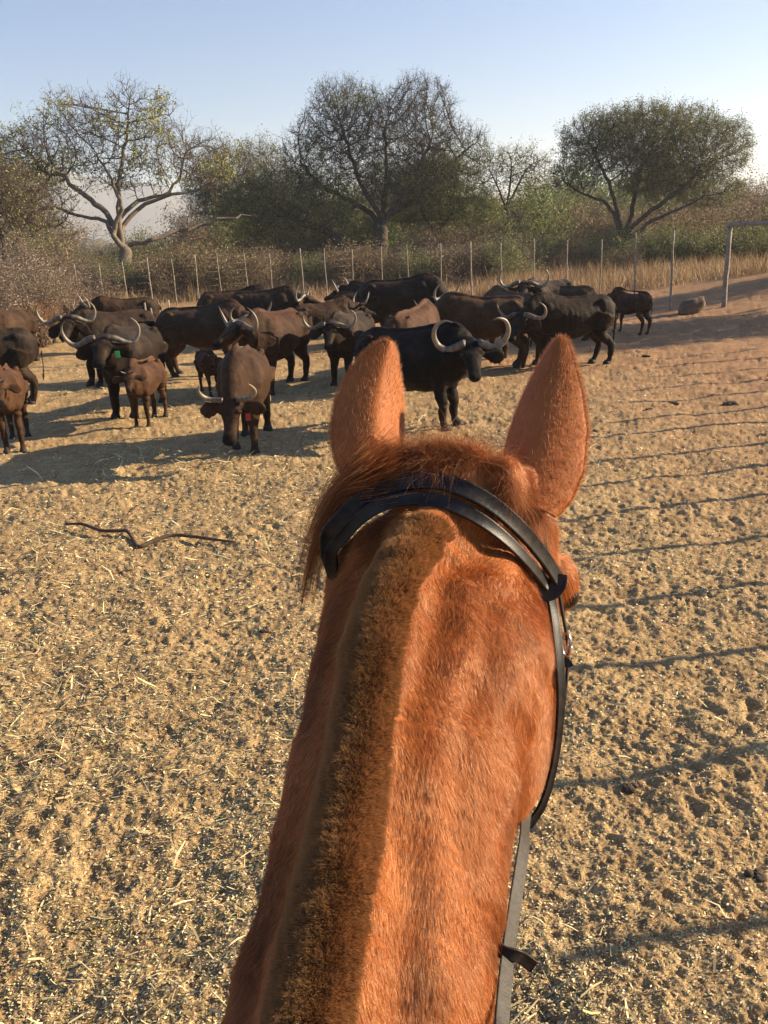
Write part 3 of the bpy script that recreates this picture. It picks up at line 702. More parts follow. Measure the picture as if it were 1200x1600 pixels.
def buffalo(label, front, heading, s=1.0, yaw=0, nod=25, headz=0.0, reach=0.0, tint=(.035, .024, .018), calf=False, horns=None, step=0.0,
            tagm=None, group='buffalo herd in the pen', ns='buffalo', droop=.5, hornspan=1.0, bulk=1.0, tailside=0.0, rear=None, backtint=None, hornup=1.0, dist=None, headsize=1.0):
    """front: pixel of the mid point between the fore feet, heading in degrees (0 = right, 90 = away), sizes in units of an adult cow"""
    H = R(heading)
    g = G(*front) if dist is None else (lambda q: np.array([q[0], q[1]]))(PX(front[0], front[1], dist))
    fwd = np.array([math.cos(H), math.sin(H)])
    c = g - fwd * 0.50 * s
    z0 = float(macro(c[0:1], c[1:2])[0]) - 0.015
    rr = random.Random(label)
    lk = 1.12 if calf else 1.0                     # calves: longer legs, slimmer
    bk = (0.80 if calf else 1.0) * bulk
    L = lambda x, y, z: (x, y, z)
    mb = MB()
    zc = lambda z: z + (0.05 if calf else 0)
    # trunk: x, z centre, half width, half height
    st = [(-.97, 1.06, .07, .10), (-.90, 1.03, .19, .24), (-.76, 1.01, .255, .31), (-.58, 1.00, .28, .33), (-.38, .965, .32, .36), (-.12, .93, .355, .40),
          (.12, .93, .35, .42), (.34, .97, .30, .43), (.52, 1.01, .255, .42), (.66, 1.04, .20, .36), (.80, 1.06, .16, .28)]
    st = [(x, zc(z), w * bk, h * (0.86 if calf else 1)) for x, z, w, h in st]
    A = catmull(np.array(st), 4)
    a = np.linspace(0, 2 * math.pi, 28, endpoint=False); rings = []
    for x, z, wd, hh in A:
        cs, sn = np.cos(a), np.sin(a)
        lat = np.sign(cs) * np.abs(cs) ** .9 * wd * np.where(sn > 0, 1 - .22 * sn ** 2, 1)
        rings.append(np.stack([np.full(28, x), lat, z + hh * np.sign(sn) * np.abs(sn) ** .92], -1))
    mb.add(np.vstack(rings), ring_faces(len(rings), 28))
    # hips and shoulder blades
    for sg in (-1, 1):
        mb.add(*ellipsoid((-.66, sg * .19 * bk, zc(1.245)), (.09, .06, .065)))
        mb.add(*ellipsoid((.44, sg * .20 * bk, zc(1.00)), (.17, .085, .30)))
        mb.add(*ellipsoid((-.72, sg * .17 * bk, zc(.98)), (.21, .12, .28)))
    mb.add(*tube([(-.90, 0, zc(1.26)), (-.70, 0, zc(1.345)), (-.35, 0, zc(1.34)), (.1, 0, zc(1.365)), (.42, 0, zc(1.43)), (.62, 0, zc(1.41)), (.75, 0, zc(1.33))], [.03, .035, .03, .03, .05, .06, .04], 8, sub=3))
    # neck towards the head
    yw, nd = R(yaw), R(nod)
    poll = np.array([.98 + reach, 0, zc(1.26 + headz)])
    sw = R(yaw) * 0.55
    off = np.array([math.cos(sw), math.sin(sw), 0]); base = np.array([.62, 0, zc(1.10)])
    ln = poll[0] - base[0]; poll = np.array([base[0] + ln * math.cos(sw), ln * math.sin(sw), poll[2]])
    dirh = np.array([math.cos(yw) * math.cos(nd), math.sin(yw) * math.cos(nd), -math.sin(nd)])
    up0 = np.array([math.cos(yw) * math.sin(nd), math.sin(yw) * math.sin(nd), math.cos(nd)]); sd_ = np.cross(up0, dirh)   # head's left
    hs = (0.84 if calf else 1.10) * headsize
    mid = (base + poll) / 2 + np.array([0, 0, -.05])
    mb.add(*tube([base - (.12, 0, 0), base, mid, poll - dirh * .02 - up0 * .07 * hs, poll + dirh * .10 * hs - up0 * .09 * hs],
                 [[.22 * bk, .35], [.205 * bk, .32], [.17 * bk, .26 if not calf else .19], [.12 * hs, .15 * hs], [.09 * hs, .11 * hs]], 22, sub=4))
    mb.add(*tube([base + (-.05, 0, -.28), mid + (0, 0, -.20), poll + dirh * .12 * hs - up0 * .17 * hs], [[.05, .06], [.045, .05], [.04, .04]], 12, sub=3))   # dewlap
    hst = [(-.06, .07, .05, .08), (0, .118, .075, .12), (.08, .122, .075, .145), (.17, .115, .066, .16), (.27, .092, .055, .145), (.37, .074, .048, .11), (.45, .076, .05, .085), (.51, .078, .05, .07), (.55, .05, .03, .045)]
    rings = []
    for t_, hw, fr, bkk in catmull(np.array(hst), 3):
        cs, sn = np.cos(a), np.sin(a)
        lat = np.sign(cs) * np.abs(cs) ** .85 * hw; ver = np.where(sn > 0, fr, bkk) * np.sign(sn) * np.abs(sn) ** .85
        lat = lat * np.where(sn < 0, 1 - .35 * sn ** 2, 1)
        rings.append(poll + hs * (dirh * t_ + sd_ * lat[:, None] + up0 * ver[:, None]))
    mb.add(np.vstack(rings), ring_faces(len(rings), 28))
    for sg in (-1, 1):
        mb.add(*ellipsoid(poll + hs * (dirh * .15 + sd_ * sg * .105 + up0 * .035), np.array([.045, .03, .03]) * hs))
        mb.add(*ellipsoid(poll + hs * (dirh * .50 + sd_ * sg * .05 + up0 * .02), np.array([.03, .025, .025]) * hs))
    # legs
    rear_c = []
    ph = [0.5, -0.5, -0.5, 0.5]
    feet = []
    for i, (fx, sg) in enumerate(((1, 1), (1, -1), (-1, 1), (-1, -1))):
        dx = step * ph[i] + rr.uniform(-.03, .03); yy = sg * (.15 if fx > 0 else .15) * (bk ** .5)
        if fx > 0:
            pts = [(.42, yy * 1.15, zc(.98)), (.44, yy * 1.15, zc(.70)), (.42 + dx * .25, yy, zc(.55)), (.47 + dx * .6, yy, zc(.37)), (.46 + dx * .7, yy, zc(.30)), (.47 + dx, yy, .12), (.50 + dx, yy, .065), (.52 + dx, yy, .0)]
            rad = [.14, .105, .085, .062, .056, .043, .052, .062]
        else:
            pts = [(-.70, yy * 1.1, zc(1.00)), (-.62, yy * 1.15, zc(.74)), (-.64 + dx * .2, yy, zc(.60)), (-.80 + dx * .6, yy, zc(.43)), (-.82 + dx * .7, yy, zc(.37)), (-.76 + dx, yy, .12), (-.73 + dx, yy, .065), (-.71 + dx, yy, .0)]
            rad = [.19, .135, .105, .068, .062, .045, .054, .062]
        rad = np.array(rad) * (0.95 if calf else 1.16)
        mb.add(*tube(pts, rad, 14, sub=3)); feet.append((pts[-1], rad[-1]))
    # ears
    el = .31 * hs
    for sg in (-1, 1):
        b0 = poll + hs * (dirh * .05 + sd_ * sg * .105 - up0 * .045)
        o = sd_ * sg * math.cos(droop) - np.array([0, 0, 1.0]) * math.sin(droop) - dirh * .15
        pts = [b0, b0 + o * el * .35, b0 + o * el * .7 - (0, 0, .02), b0 + o * el - (0, 0, .03)]
        mb.add(*tube(pts, [[.045 * hs, .035 * hs], [.022, .085 * hs], [.022, .105 * hs], [.012, .045 * hs]], 12, up=(0, 0, 1), sub=3))
        if not calf:
            for q in range(3): mb.add(*tube([b0 + o * el * (.4 + .2 * q) - (0, 0, .04), b0 + o * el * (.42 + .2 * q) - (0, 0, .15)], [.016, .008], 6))
    # tail
    tp = [(-.95, 0, zc(1.18)), (-1.02, tailside * .2, zc(1.02)), (-1.02, tailside * .5, .72), (-.99, tailside * .7, .50), (-.98, tailside * .7, .36)]
    mb.add(*tube(tp, [.032, .024, .019, .030, .010], 8, sub=3))
    me = remesh(mb, 0.019 if not calf else 0.020, 5, 0.5, ns + '_body')
    V = getV(me); Nb = getN(me); off_ = np.array([rr.random() * 40, rr.random() * 40, 0])
    V = V + Nb * (0.012 * noise3(V * 5 + off_, 83) + 0.006 * noise3(V * 13 + off_, 84) + 0.0025 * np.sin(V[:, 0] * 62) * sstep(.35, .0, np.abs(V[:, 0] + .05)) * sstep(.7, .85, V[:, 2]) * sstep(1.2, 1.05, V[:, 2]))[:, None]
    me.vertices.foreach_set('co', V.astype(np.float32).ravel()); me.update()
    base_c = np.array(tint)
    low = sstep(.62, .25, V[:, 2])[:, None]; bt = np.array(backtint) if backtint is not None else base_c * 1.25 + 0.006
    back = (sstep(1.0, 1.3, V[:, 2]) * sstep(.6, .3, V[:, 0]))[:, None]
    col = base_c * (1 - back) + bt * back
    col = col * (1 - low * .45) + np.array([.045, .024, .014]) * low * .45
    hl = ((V - poll) @ dirh) / hs; du = np.abs((V - poll) @ sd_); hh_ = ((V - poll) @ up0)
    inhead = (hl > .0) & (hl < .6) & (np.linalg.norm(V - (poll + dirh * .3 * hs), axis=1) < .36)
    muz = (sstep(.42, .47, hl) * inhead)[:, None]; col = col * (1 - muz) + np.array([.012, .010, .010]) * muz
    ey = (np.exp(-(np.linalg.norm(V - (poll + hs * (dirh * .15 + up0 * .03)), axis=1) / hs - .13) ** 2 / .001) * inhead)[:, None]
    col = col * (1 - .4 * ey)
    col = col * np.array([.40, .36, .31])
    n3 = noise3(V * 2.3 + rr.random() * 50, 81)[:, None]; col = col * (1 + .30 * n3)
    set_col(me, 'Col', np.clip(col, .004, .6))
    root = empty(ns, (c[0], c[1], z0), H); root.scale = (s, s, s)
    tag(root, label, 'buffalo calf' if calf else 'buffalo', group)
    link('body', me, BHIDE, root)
    # eyes
    for sg in (-1, 1):
        e = MB(); e.add(*ellipsoid(poll + hs * (dirh * .16 + sd_ * sg * .125 + up0 * .028), np.array([.022, .016, .018]) * hs)); e.build('eye', BEYE, root)
    # nostrils are pits with a wet rim
    for (p, r_) in feet:
        e = MB(); e.add(*tube([(p[0] + .012, p[1], -.01), (p[0] + .005, p[1], .035), (p[0] - .012, p[1], .072)], [r_ * 1.10, r_ * 1.03, r_ * .86], 12)); e.build('hoof', HOOF, root)
    # horns
    if horns:
        hc = {'adult': [(.07, .055, .03), (.16, .035, .02), (.26, -.025, .0), (.355, -.045, -.03), (.425, .015, -.05), (.45, .10, -.06), (.43, .18, -.05), (.38, .245, -.03)],
              'young': [(.08, .055, .03), (.15, .05, .02), (.23, .05, .01), (.30, .09, .0), (.33, .17, .0), (.31, .26, .01), (.28, .32, .02)],
              'curl': [(.075, .055, .03), (.17, .00, .01), (.28, -.05, -.02), (.39, -.01, -.05), (.44, .11, -.06), (.40, .23, -.05), (.31, .29, -.02), (.23, .29, .01)],
              'stub': [(.07, .05, .0), (.12, .075, .0), (.17, .12, .0)]}[horns]
        hr = {'adult': [.062, .060, .052, .045, .036, .026, .015, .004], 'young': [.045, .045, .040, .034, .026, .016, .004], 'curl': [.068, .066, .058, .050, .040, .030, .018, .005], 'stub': [.03, .026, .008]}[horns]
        n0_ = len(hc)
        for sg in (-1, 1):
            e = MB(); P = np.array([poll + hs * (sd_ * sg * x * hornspan + (up0 * .96 + np.array([0, 0, .3])) * y * hornup * (1 if y > 0 else 1) + dirh * (z_ + .0)) for x, y, z_ in hc])
            Vh, Fh = tube(P, np.array(hr) * hs * .72, 12, up=tuple(dirh), sub=5)
            e.add(Vh, Fh); ho = e.build('horn', HORN, root)
            u = np.repeat(np.linspace(0, 1, len(Vh) // 12), 12)[:, None]
            ring = (1 + .35 * np.sin(u * 55 + rr.random() * 6) * (u < .5))
            ch = np.array([.10, .08, .06]) * (1 - sstep(.08, .45, u)) + np.array([.235, .20, .155]) * sstep(.08, .55, u)
            ch = ch * (1 - sstep(.80, .98, u)) + np.array([.12, .10, .09]) * sstep(.80, .98, u)
            set_col(ho.data, 'Col', np.clip(ch * ring * (1.0 if horns != 'stub' else .9), .01, .9))
        if horns in ('adult', 'curl'):
            pass
    if tagm is not None:
        sg, m_ = tagm
        b0 = poll + hs * (dirh * .05 + sd_ * sg * .185 - up0 * .05) - np.array([0, 0, .11]) + dirh * .045
        e = MB(); w_, h_ = .034, .045
        q = np.array([[0, -w_, h_], [0, w_, h_], [0, w_, -h_], [0, -w_ * .4, -h_ * 1.15], [0, -w_, -h_]])
        fr = [b0 + sd_ * p[1] + np.array([0, 0, 1]) * p[2] for p in q]; bkp = [p - dirh * .006 for p in fr]
        Vt = np.array(fr + bkp); k = 5
        F4 = [[i, (i + 1) % k, (i + 1) % k + k, i + k] for i in range(k)]
        F3_ = [[0, i, i + 1] for i in range(1, k - 1)] + [[k, k + i + 1, k + i] for i in range(1, k - 1)]
        e.add(Vt, [np.array(F4), np.array(F3_)]); e.build('ear_tag', m_, root, False)
    return root
BLK = (.012, .009, .008); DRK = (.040, .026, .019); BRN = (.082, .048, .031); RED = (.105, .058, .035); CALF = (.16, .085, .050); GRY = (.058, .040, .030); PALE = (.16, .095, .058)
HERD = [
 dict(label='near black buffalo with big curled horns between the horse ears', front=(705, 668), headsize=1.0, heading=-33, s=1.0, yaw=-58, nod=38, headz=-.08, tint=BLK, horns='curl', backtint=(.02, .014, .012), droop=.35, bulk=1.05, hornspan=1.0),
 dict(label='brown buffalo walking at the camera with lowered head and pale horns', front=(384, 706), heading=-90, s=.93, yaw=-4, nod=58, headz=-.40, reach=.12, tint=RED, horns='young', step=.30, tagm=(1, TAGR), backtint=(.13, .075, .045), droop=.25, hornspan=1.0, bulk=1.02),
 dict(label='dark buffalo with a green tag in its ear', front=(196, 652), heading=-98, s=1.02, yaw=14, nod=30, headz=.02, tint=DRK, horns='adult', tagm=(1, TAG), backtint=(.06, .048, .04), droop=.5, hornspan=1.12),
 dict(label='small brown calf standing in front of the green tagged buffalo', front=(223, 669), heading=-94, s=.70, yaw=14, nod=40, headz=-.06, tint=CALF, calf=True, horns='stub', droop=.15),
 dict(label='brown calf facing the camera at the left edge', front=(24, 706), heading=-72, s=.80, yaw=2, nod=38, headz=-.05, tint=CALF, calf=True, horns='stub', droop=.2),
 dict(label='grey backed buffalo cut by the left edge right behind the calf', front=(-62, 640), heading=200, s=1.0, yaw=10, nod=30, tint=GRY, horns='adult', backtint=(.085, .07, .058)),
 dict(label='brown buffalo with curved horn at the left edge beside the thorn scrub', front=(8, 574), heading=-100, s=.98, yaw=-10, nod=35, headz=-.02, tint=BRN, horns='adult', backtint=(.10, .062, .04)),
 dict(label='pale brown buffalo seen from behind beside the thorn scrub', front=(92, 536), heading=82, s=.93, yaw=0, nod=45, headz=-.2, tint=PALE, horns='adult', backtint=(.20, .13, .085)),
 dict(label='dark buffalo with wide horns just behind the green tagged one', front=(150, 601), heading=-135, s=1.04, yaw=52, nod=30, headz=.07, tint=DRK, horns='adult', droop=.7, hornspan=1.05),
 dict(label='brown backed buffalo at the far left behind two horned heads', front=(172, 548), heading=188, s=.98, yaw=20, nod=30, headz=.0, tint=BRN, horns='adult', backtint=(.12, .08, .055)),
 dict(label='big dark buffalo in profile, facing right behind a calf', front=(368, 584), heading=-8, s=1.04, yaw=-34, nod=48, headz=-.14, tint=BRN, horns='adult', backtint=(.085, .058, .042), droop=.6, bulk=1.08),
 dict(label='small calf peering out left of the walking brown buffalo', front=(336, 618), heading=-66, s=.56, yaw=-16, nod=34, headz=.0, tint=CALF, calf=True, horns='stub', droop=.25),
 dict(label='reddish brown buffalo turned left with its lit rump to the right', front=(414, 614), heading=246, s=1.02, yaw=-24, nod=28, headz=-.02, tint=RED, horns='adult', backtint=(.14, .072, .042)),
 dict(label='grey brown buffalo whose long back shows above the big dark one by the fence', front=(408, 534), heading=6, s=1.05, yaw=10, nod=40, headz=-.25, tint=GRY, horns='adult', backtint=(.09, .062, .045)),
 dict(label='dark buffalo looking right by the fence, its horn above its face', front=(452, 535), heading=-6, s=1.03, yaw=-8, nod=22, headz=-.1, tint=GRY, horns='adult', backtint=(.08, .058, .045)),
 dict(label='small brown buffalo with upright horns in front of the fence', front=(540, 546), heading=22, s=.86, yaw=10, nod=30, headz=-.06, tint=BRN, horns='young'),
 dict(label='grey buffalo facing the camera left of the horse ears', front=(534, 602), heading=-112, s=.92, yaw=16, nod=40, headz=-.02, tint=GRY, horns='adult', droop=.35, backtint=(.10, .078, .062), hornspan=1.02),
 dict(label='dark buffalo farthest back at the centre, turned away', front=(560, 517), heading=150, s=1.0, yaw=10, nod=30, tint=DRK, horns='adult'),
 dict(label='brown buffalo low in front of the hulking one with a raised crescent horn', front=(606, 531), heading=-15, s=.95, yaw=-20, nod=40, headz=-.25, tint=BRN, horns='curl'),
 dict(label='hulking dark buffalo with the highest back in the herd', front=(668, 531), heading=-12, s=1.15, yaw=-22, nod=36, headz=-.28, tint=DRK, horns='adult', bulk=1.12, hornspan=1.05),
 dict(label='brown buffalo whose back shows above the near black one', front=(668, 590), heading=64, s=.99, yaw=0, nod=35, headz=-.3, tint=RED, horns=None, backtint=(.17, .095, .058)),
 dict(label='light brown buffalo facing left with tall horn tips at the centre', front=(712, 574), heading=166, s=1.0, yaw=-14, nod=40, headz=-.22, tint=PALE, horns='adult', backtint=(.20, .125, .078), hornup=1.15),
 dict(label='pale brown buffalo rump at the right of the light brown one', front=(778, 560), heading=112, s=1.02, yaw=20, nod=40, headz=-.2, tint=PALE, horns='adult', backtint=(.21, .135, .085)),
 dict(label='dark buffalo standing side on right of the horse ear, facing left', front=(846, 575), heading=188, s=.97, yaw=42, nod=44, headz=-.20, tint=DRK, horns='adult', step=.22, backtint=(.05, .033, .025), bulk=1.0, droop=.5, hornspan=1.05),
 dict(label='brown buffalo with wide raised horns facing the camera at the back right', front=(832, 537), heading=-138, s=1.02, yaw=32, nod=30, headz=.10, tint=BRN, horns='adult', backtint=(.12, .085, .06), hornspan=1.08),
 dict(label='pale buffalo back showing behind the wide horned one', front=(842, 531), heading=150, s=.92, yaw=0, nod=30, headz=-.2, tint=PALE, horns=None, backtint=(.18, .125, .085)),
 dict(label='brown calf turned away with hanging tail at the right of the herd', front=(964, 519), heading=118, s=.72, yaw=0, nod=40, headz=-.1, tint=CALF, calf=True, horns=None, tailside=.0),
]
for h in HERD: buffalo(**h)
# ---------------------------------------------------------------- trees, scrub, grass
def bark(name, a, b_): return simple(name, [(0.3, a), (0.7, b_)], 5, 0.9, 0.02, 5, 0.1)
BARK_G = bark('grey_bark', (.10, .078, .058), (.21, .17, .13)); BARK_D = bark('dark_bark', (.045, .034, .026), (.10, .078, .06)); 
TWIG = bark('dry_twigs', (.085, .063, .046), (.17, .13, .10)); TWIGD = bark('dark_twigs', (.06, .047, .035), (.12, .095, .07))
def leafmat(name, stops):
    m, t, b = mat(name); v = objco(t)
    g = N(t, 'ShaderNodeNewGeometry'); 
    c = ramp(t, g.outputs['Random Per Island'], stops)
    t.links.new(c, b.inputs['Base Color']); b.inputs['Roughness'].default_value = .6; b.inputs['Specular IOR Level'].default_value = .25
    tr = N(t, 'ShaderNodeBsdfTranslucent'); t.links.new(c, tr.inputs[0]); ms = N(t, 'ShaderNodeMixShader'); ms.inputs[0].default_value = .3
    t.links.new(b.outputs[0], ms.inputs[1]); t.links.new(tr.outputs[0], ms.inputs[2]); t.links.new(ms.outputs[0], t.nodes['Material Output'].inputs[0]); return m
L_YEL = leafmat('yellow_green_leaves', [(0, (.17, .18, .04)), (.5, (.33, .35, .09)), (1, (.50, .47, .15))])
L_OLV = leafmat('olive_leaves', [(0, (.11, .125, .045)), (.5, (.19, .205, .075)), (1, (.32, .30, .125))])
L_GRN = leafmat('green_leaves', [(0, (.10, .14, .035)), (.5, (.18, .23, .06)), (1, (.30, .32, .11))])
L_DRY = leafmat('dry_leaves', [(0, (.14, .09, .05)), (.5, (.27, .19, .10)), (1, (.42, .31, .18))])
L_GRY = leafmat('grey_dry_scrub', [(0, (.18, .13, .09)), (.5, (.30, .22, .155)), (1, (.42, .32, .23))])

def colonize(att, nodes, par, D, di, dk, iters, grav=0.0, seed=0):
    r = np.random.default_rng(seed)
    nodes = [np.array(n, float) for n in nodes]; par = list(par)
    A = np.array(att); best = np.full(len(A), 1e9); bi = np.zeros(len(A), int); start = 0
    for it in range(iters):
        new = np.array(nodes[start:])
        if len(new):
            d = np.linalg.norm(A[:, None] - new[None], axis=2); m = d.min(1); k = d.argmin(1)
            b = m < best; best[b] = m[b]; bi[b] = k[b] + start
        alive = best > dk; A = A[alive]; best = best[alive]; bi = bi[alive]
        if len(A) == 0: break
        start = len(nodes)
        act = best < di
        if not act.any(): act = best < best.min() * 1.3
        NA = np.array(nodes); dirs = unit(A[act] - NA[bi[act]]); ids = bi[act]
        acc = np.zeros_like(NA); np.add.at(acc, ids, dirs); u = np.unique(ids)
        dv = unit(acc[u] + r.normal(0, .22, (len(u), 3)) + np.array([0, 0, grav]))
        for i, v in zip(u, dv): nodes.append(NA[i] + v * D); par.append(int(i))
        if len(nodes) > 16000: break
    return np.array(nodes), np.array(par)
def pipe(nodes, par, tip, n=2.3, rmax=None):
    r = np.zeros(len(nodes)); kids = np.bincount(par[par >= 0], minlength=len(nodes))
    acc = np.where(kids == 0, tip ** n, 0.0)
    for i in range(len(nodes) - 1, 0, -1):
        acc[par[i]] += acc[i]
    r = acc ** (1 / n)
    if rmax: r = r * np.where(r > rmax * .0, 1, 1) * min(1, rmax / r[0]) ** sstep(0, 1, r / r[0])
    return r, kids
def frusta(mb, A, B, ra, rb, ns):
    if len(A) == 0: return
    T = unit(B - A); h = np.where(np.abs(T[:, 2:3]) > .9, np.array([[1.0, 0, 0]]), np.array([[0, 0, 1.0]])); S = unit(np.cross(T, h)); U = np.cross(S, T)
    a = np.linspace(0, 2 * math.pi, ns, endpoint=False)
    ring = S[:, None] * np.cos(a)[None, :, None] + U[:, None] * np.sin(a)[None, :, None]
    V = np.concatenate([A[:, None] + ring * ra[:, None, None], B[:, None] + ring * rb[:, None, None]], 1).reshape(-1, 3)
    n = len(A); i = np.arange(n)[:, None] * 2 * ns; j = np.arange(ns)[None]
    F = np.stack([i + j, i + (j + 1) % ns, i + ns + (j + 1) % ns, i + ns + j], -1).reshape(-1, 4)
    mb.add(V, F)
def twigs(mb, P, D, n_each, L0, L1, r0, seed, spread=.7, up=.25, segs=3, ret=True):
    r = np.random.default_rng(seed)
    P = np.repeat(P, n_each, 0); D = np.repeat(D, n_each, 0); n = len(P)
    L = r.uniform(L0, L1, n); d = unit(D * .7 + r.normal(0, spread, (n, 3)) + np.array([0, 0, up]))
    p = P; pts = [p]
    for k in range(segs):
        q = p + d * (L / segs)[:, None]
        frusta(mb, p, q, np.full(n, r0 * (1 - k / (segs + .5))), np.full(n, r0 * (1 - (k + 1) / (segs + .5))), 3)
        d = unit(d + r.normal(0, .35, (n, 3)) + np.array([0, 0, .05])); p = q; pts.append(p)
    return np.vstack(pts[1:]), d
def leaves(P, n, size, seed, spread=.15, keep=None):
    r = np.random.default_rng(seed)
    idx = r.integers(0, len(P), n); c = P[idx] + r.normal(0, spread, (n, 3))
    d = unit(r.normal(size=(n, 3))); s = unit(np.cross(d, r.normal(size=(n, 3))))
    L = size * r.uniform(.6, 1.4, n)[:, None]; W = L * .45
    V = np.stack([c - d * L / 2, c + s * W / 2, c + d * L / 2, c - s * W / 2], 1).reshape(-1, 3)
    return V, np.arange(n * 4).reshape(-1, 4)
def crown_pts(blobs, n, seed, hollow=.35):
    r = np.random.default_rng(seed); out = []
    vol = np.array([b[3] * b[4] * b[5] for b in blobs]); cnt = (vol / vol.sum() * n).astype(int)
    for b, c in zip(blobs, cnt):
        u = unit(r.normal(size=(c, 3))); rad = r.uniform(hollow ** 3, 1, c) ** (1 / 3)
        out.append(np.array(b[:3]) + u * rad[:, None] * np.array(b[3:]))
    return np.vstack(out)
def tree(name, label, base, limbs, blobs, natt, D, seed, barkm, leafm, nleaf, lsize, tipr, trunk_r, twig=(2, .5, .12), twigm=None, group=None, minz=1.2, leafspread=.15, leaf_sel=None, crook=.0):
    """limbs: list of (parent_index or -1 start, [points]) given relative to the base, x right, y away, z up"""
    nodes = []; par = []; ends = []; D0 = D; lim = {}
    for att_to, pts in limbs:
        pts = np.array(pts, float)
        if att_to >= 0:
            k0 = ends[att_to]; start = nodes[k0]; chain = np.vstack([start, pts]); prev = k0
        else: chain = pts; nodes.append(chain[0]); par.append(-1); prev = 0
        dens = catmull(chain, 6)
        lt = len(dens); acc = dens[0]; rr = np.random.default_rng(seed + len(nodes))
        for iq, q in enumerate(dens[1:]):
            if np.linalg.norm(q - acc) >= D * .8:
                nodes.append(q + rr.normal(0, .03 + crook, 3)); par.append(prev); prev = len(nodes) - 1; acc = q; lim[prev] = trunk_r * ((1 - .15 * iq / lt) if att_to < 0 else (.56 - .40 * iq / lt) * (1 if att_to == 0 else .55))
        ends.append(prev)
    natt = int(natt * 2.6); D = D * .72; tipr = tipr * .85
    att = crown_pts(blobs, natt, seed); att = att[att[:, 2] > minz]
    nd, pr = colonize(att, nodes, par, D, D * 6, D * 1.25, 110, .05, seed)
    r, kids = pipe(nd, pr, tipr, 2.55)
    r = r * (1 + (trunk_r / r[0] - 1) * sstep(0.5, 1.0, r / r[0]))
    for q_, v_ in lim.items(): r[q_] = min(max(r[q_], v_ * .8), v_ * 1.15)
    c = np.arange(1, len(nd)); p = pr[c]
    root = empty(name, (base[0], base[1], float(macro(np.array([base[0]]), np.array([base[1]]))[0]))); tag(root, label, 'tree', group)
    bg = r > trunk_r * .16; bg[0] = True
    for q_ in range(1, len(nd)): bg[q_] = bg[q_] and bg[pr[q_]]
    big = bg[c]
    mt = MB(); frusta(mt, nd[p][big], nd[c][big], np.minimum(r[p][big], r[c][big] * 1.35), r[c][big], 9)
    for i in np.where(bg)[0]:
        V, F = ellipsoid(nd[i], (r[i] * .98,) * 3, None, 7, 5); mt.add(V, F)
    fl = [(0, 0, -.2, trunk_r * 1.5), (0, 0, .15, trunk_r * 1.25), (0, 0, .5, trunk_r * 1.02)]
    mt.add(*tube([f[:3] for f in fl] + [tuple(nd[1] * .3 + np.array([0, 0, .5]) * .7)], [f[3] for f in fl] + [trunk_r], 12))
    mt.build('trunk', barkm, root)
    mc = MB(); frusta(mc, nd[p][~big], nd[c][~big], np.minimum(r[p][~big], r[c][~big] * 1.6), r[c][~big], 4)
    thin = c[(r[c] < tipr * 2.6)]
    tp, td = twigs(mc, nd[thin], unit(nd[thin] - nd[pr[thin]]), twig[0] + 1, twig[1] * .45, twig[1], tipr * twig[2] * 5.5, seed + 5, .6, .35, 2)
    t2, _ = twigs(mc, tp[::2], unit(np.random.default_rng(seed).normal(size=tp[::2].shape) + np.array([0, 0, .5])), 2, twig[1] * .25, twig[1] * .6, tipr * twig[2] * 3.2, seed + 6, .8, .3, 2)
    tp = np.vstack([tp, t2])
    mc.build('branches', twigm or barkm, root)
    if nleaf:
        lp = tp if leaf_sel is None else tp[leaf_sel(tp)]
        V, F = leaves(lp, int(nleaf * 1.8), lsize * .72, seed + 9, leafspread * .45)
        link('foliage', fast_mesh('foliage', V, F, False), leafm, root)
    return root
def W2(px, py, d):                            # world point at pixel and distance ahead
    return PX(px, py, d)
def rel(base, pts, d):                        # pixel path at the tree's own distance, relative to its base; third value: extra depth
    out = []
    for q in pts:
        P = PX(q[0], q[1], d + (q[2] if len(q) > 2 else 0)); out.append(P - np.array([base[0], base[1], 0]))
    return out
DL = 43.0; bl = PX(203, 478, DL)[:2]
LT = lambda *p: rel(bl, p, DL)
pxm = lambda d: d / FOC
def bl_px(base, d, blobs):                    # crown blobs given as (px, py, rx, ry [, depth]) in pixels
    out = []
    for b in blobs:
        c = PX(b[0], b[1], d + (b[4] if len(b) > 4 else 0)) - np.array([base[0], base[1], 0]); k = d / FOC
        out.append((c[0], c[1], c[2], b[2] * k, max(b[2], b[3]) * k * .8, b[3] * k))
    return out
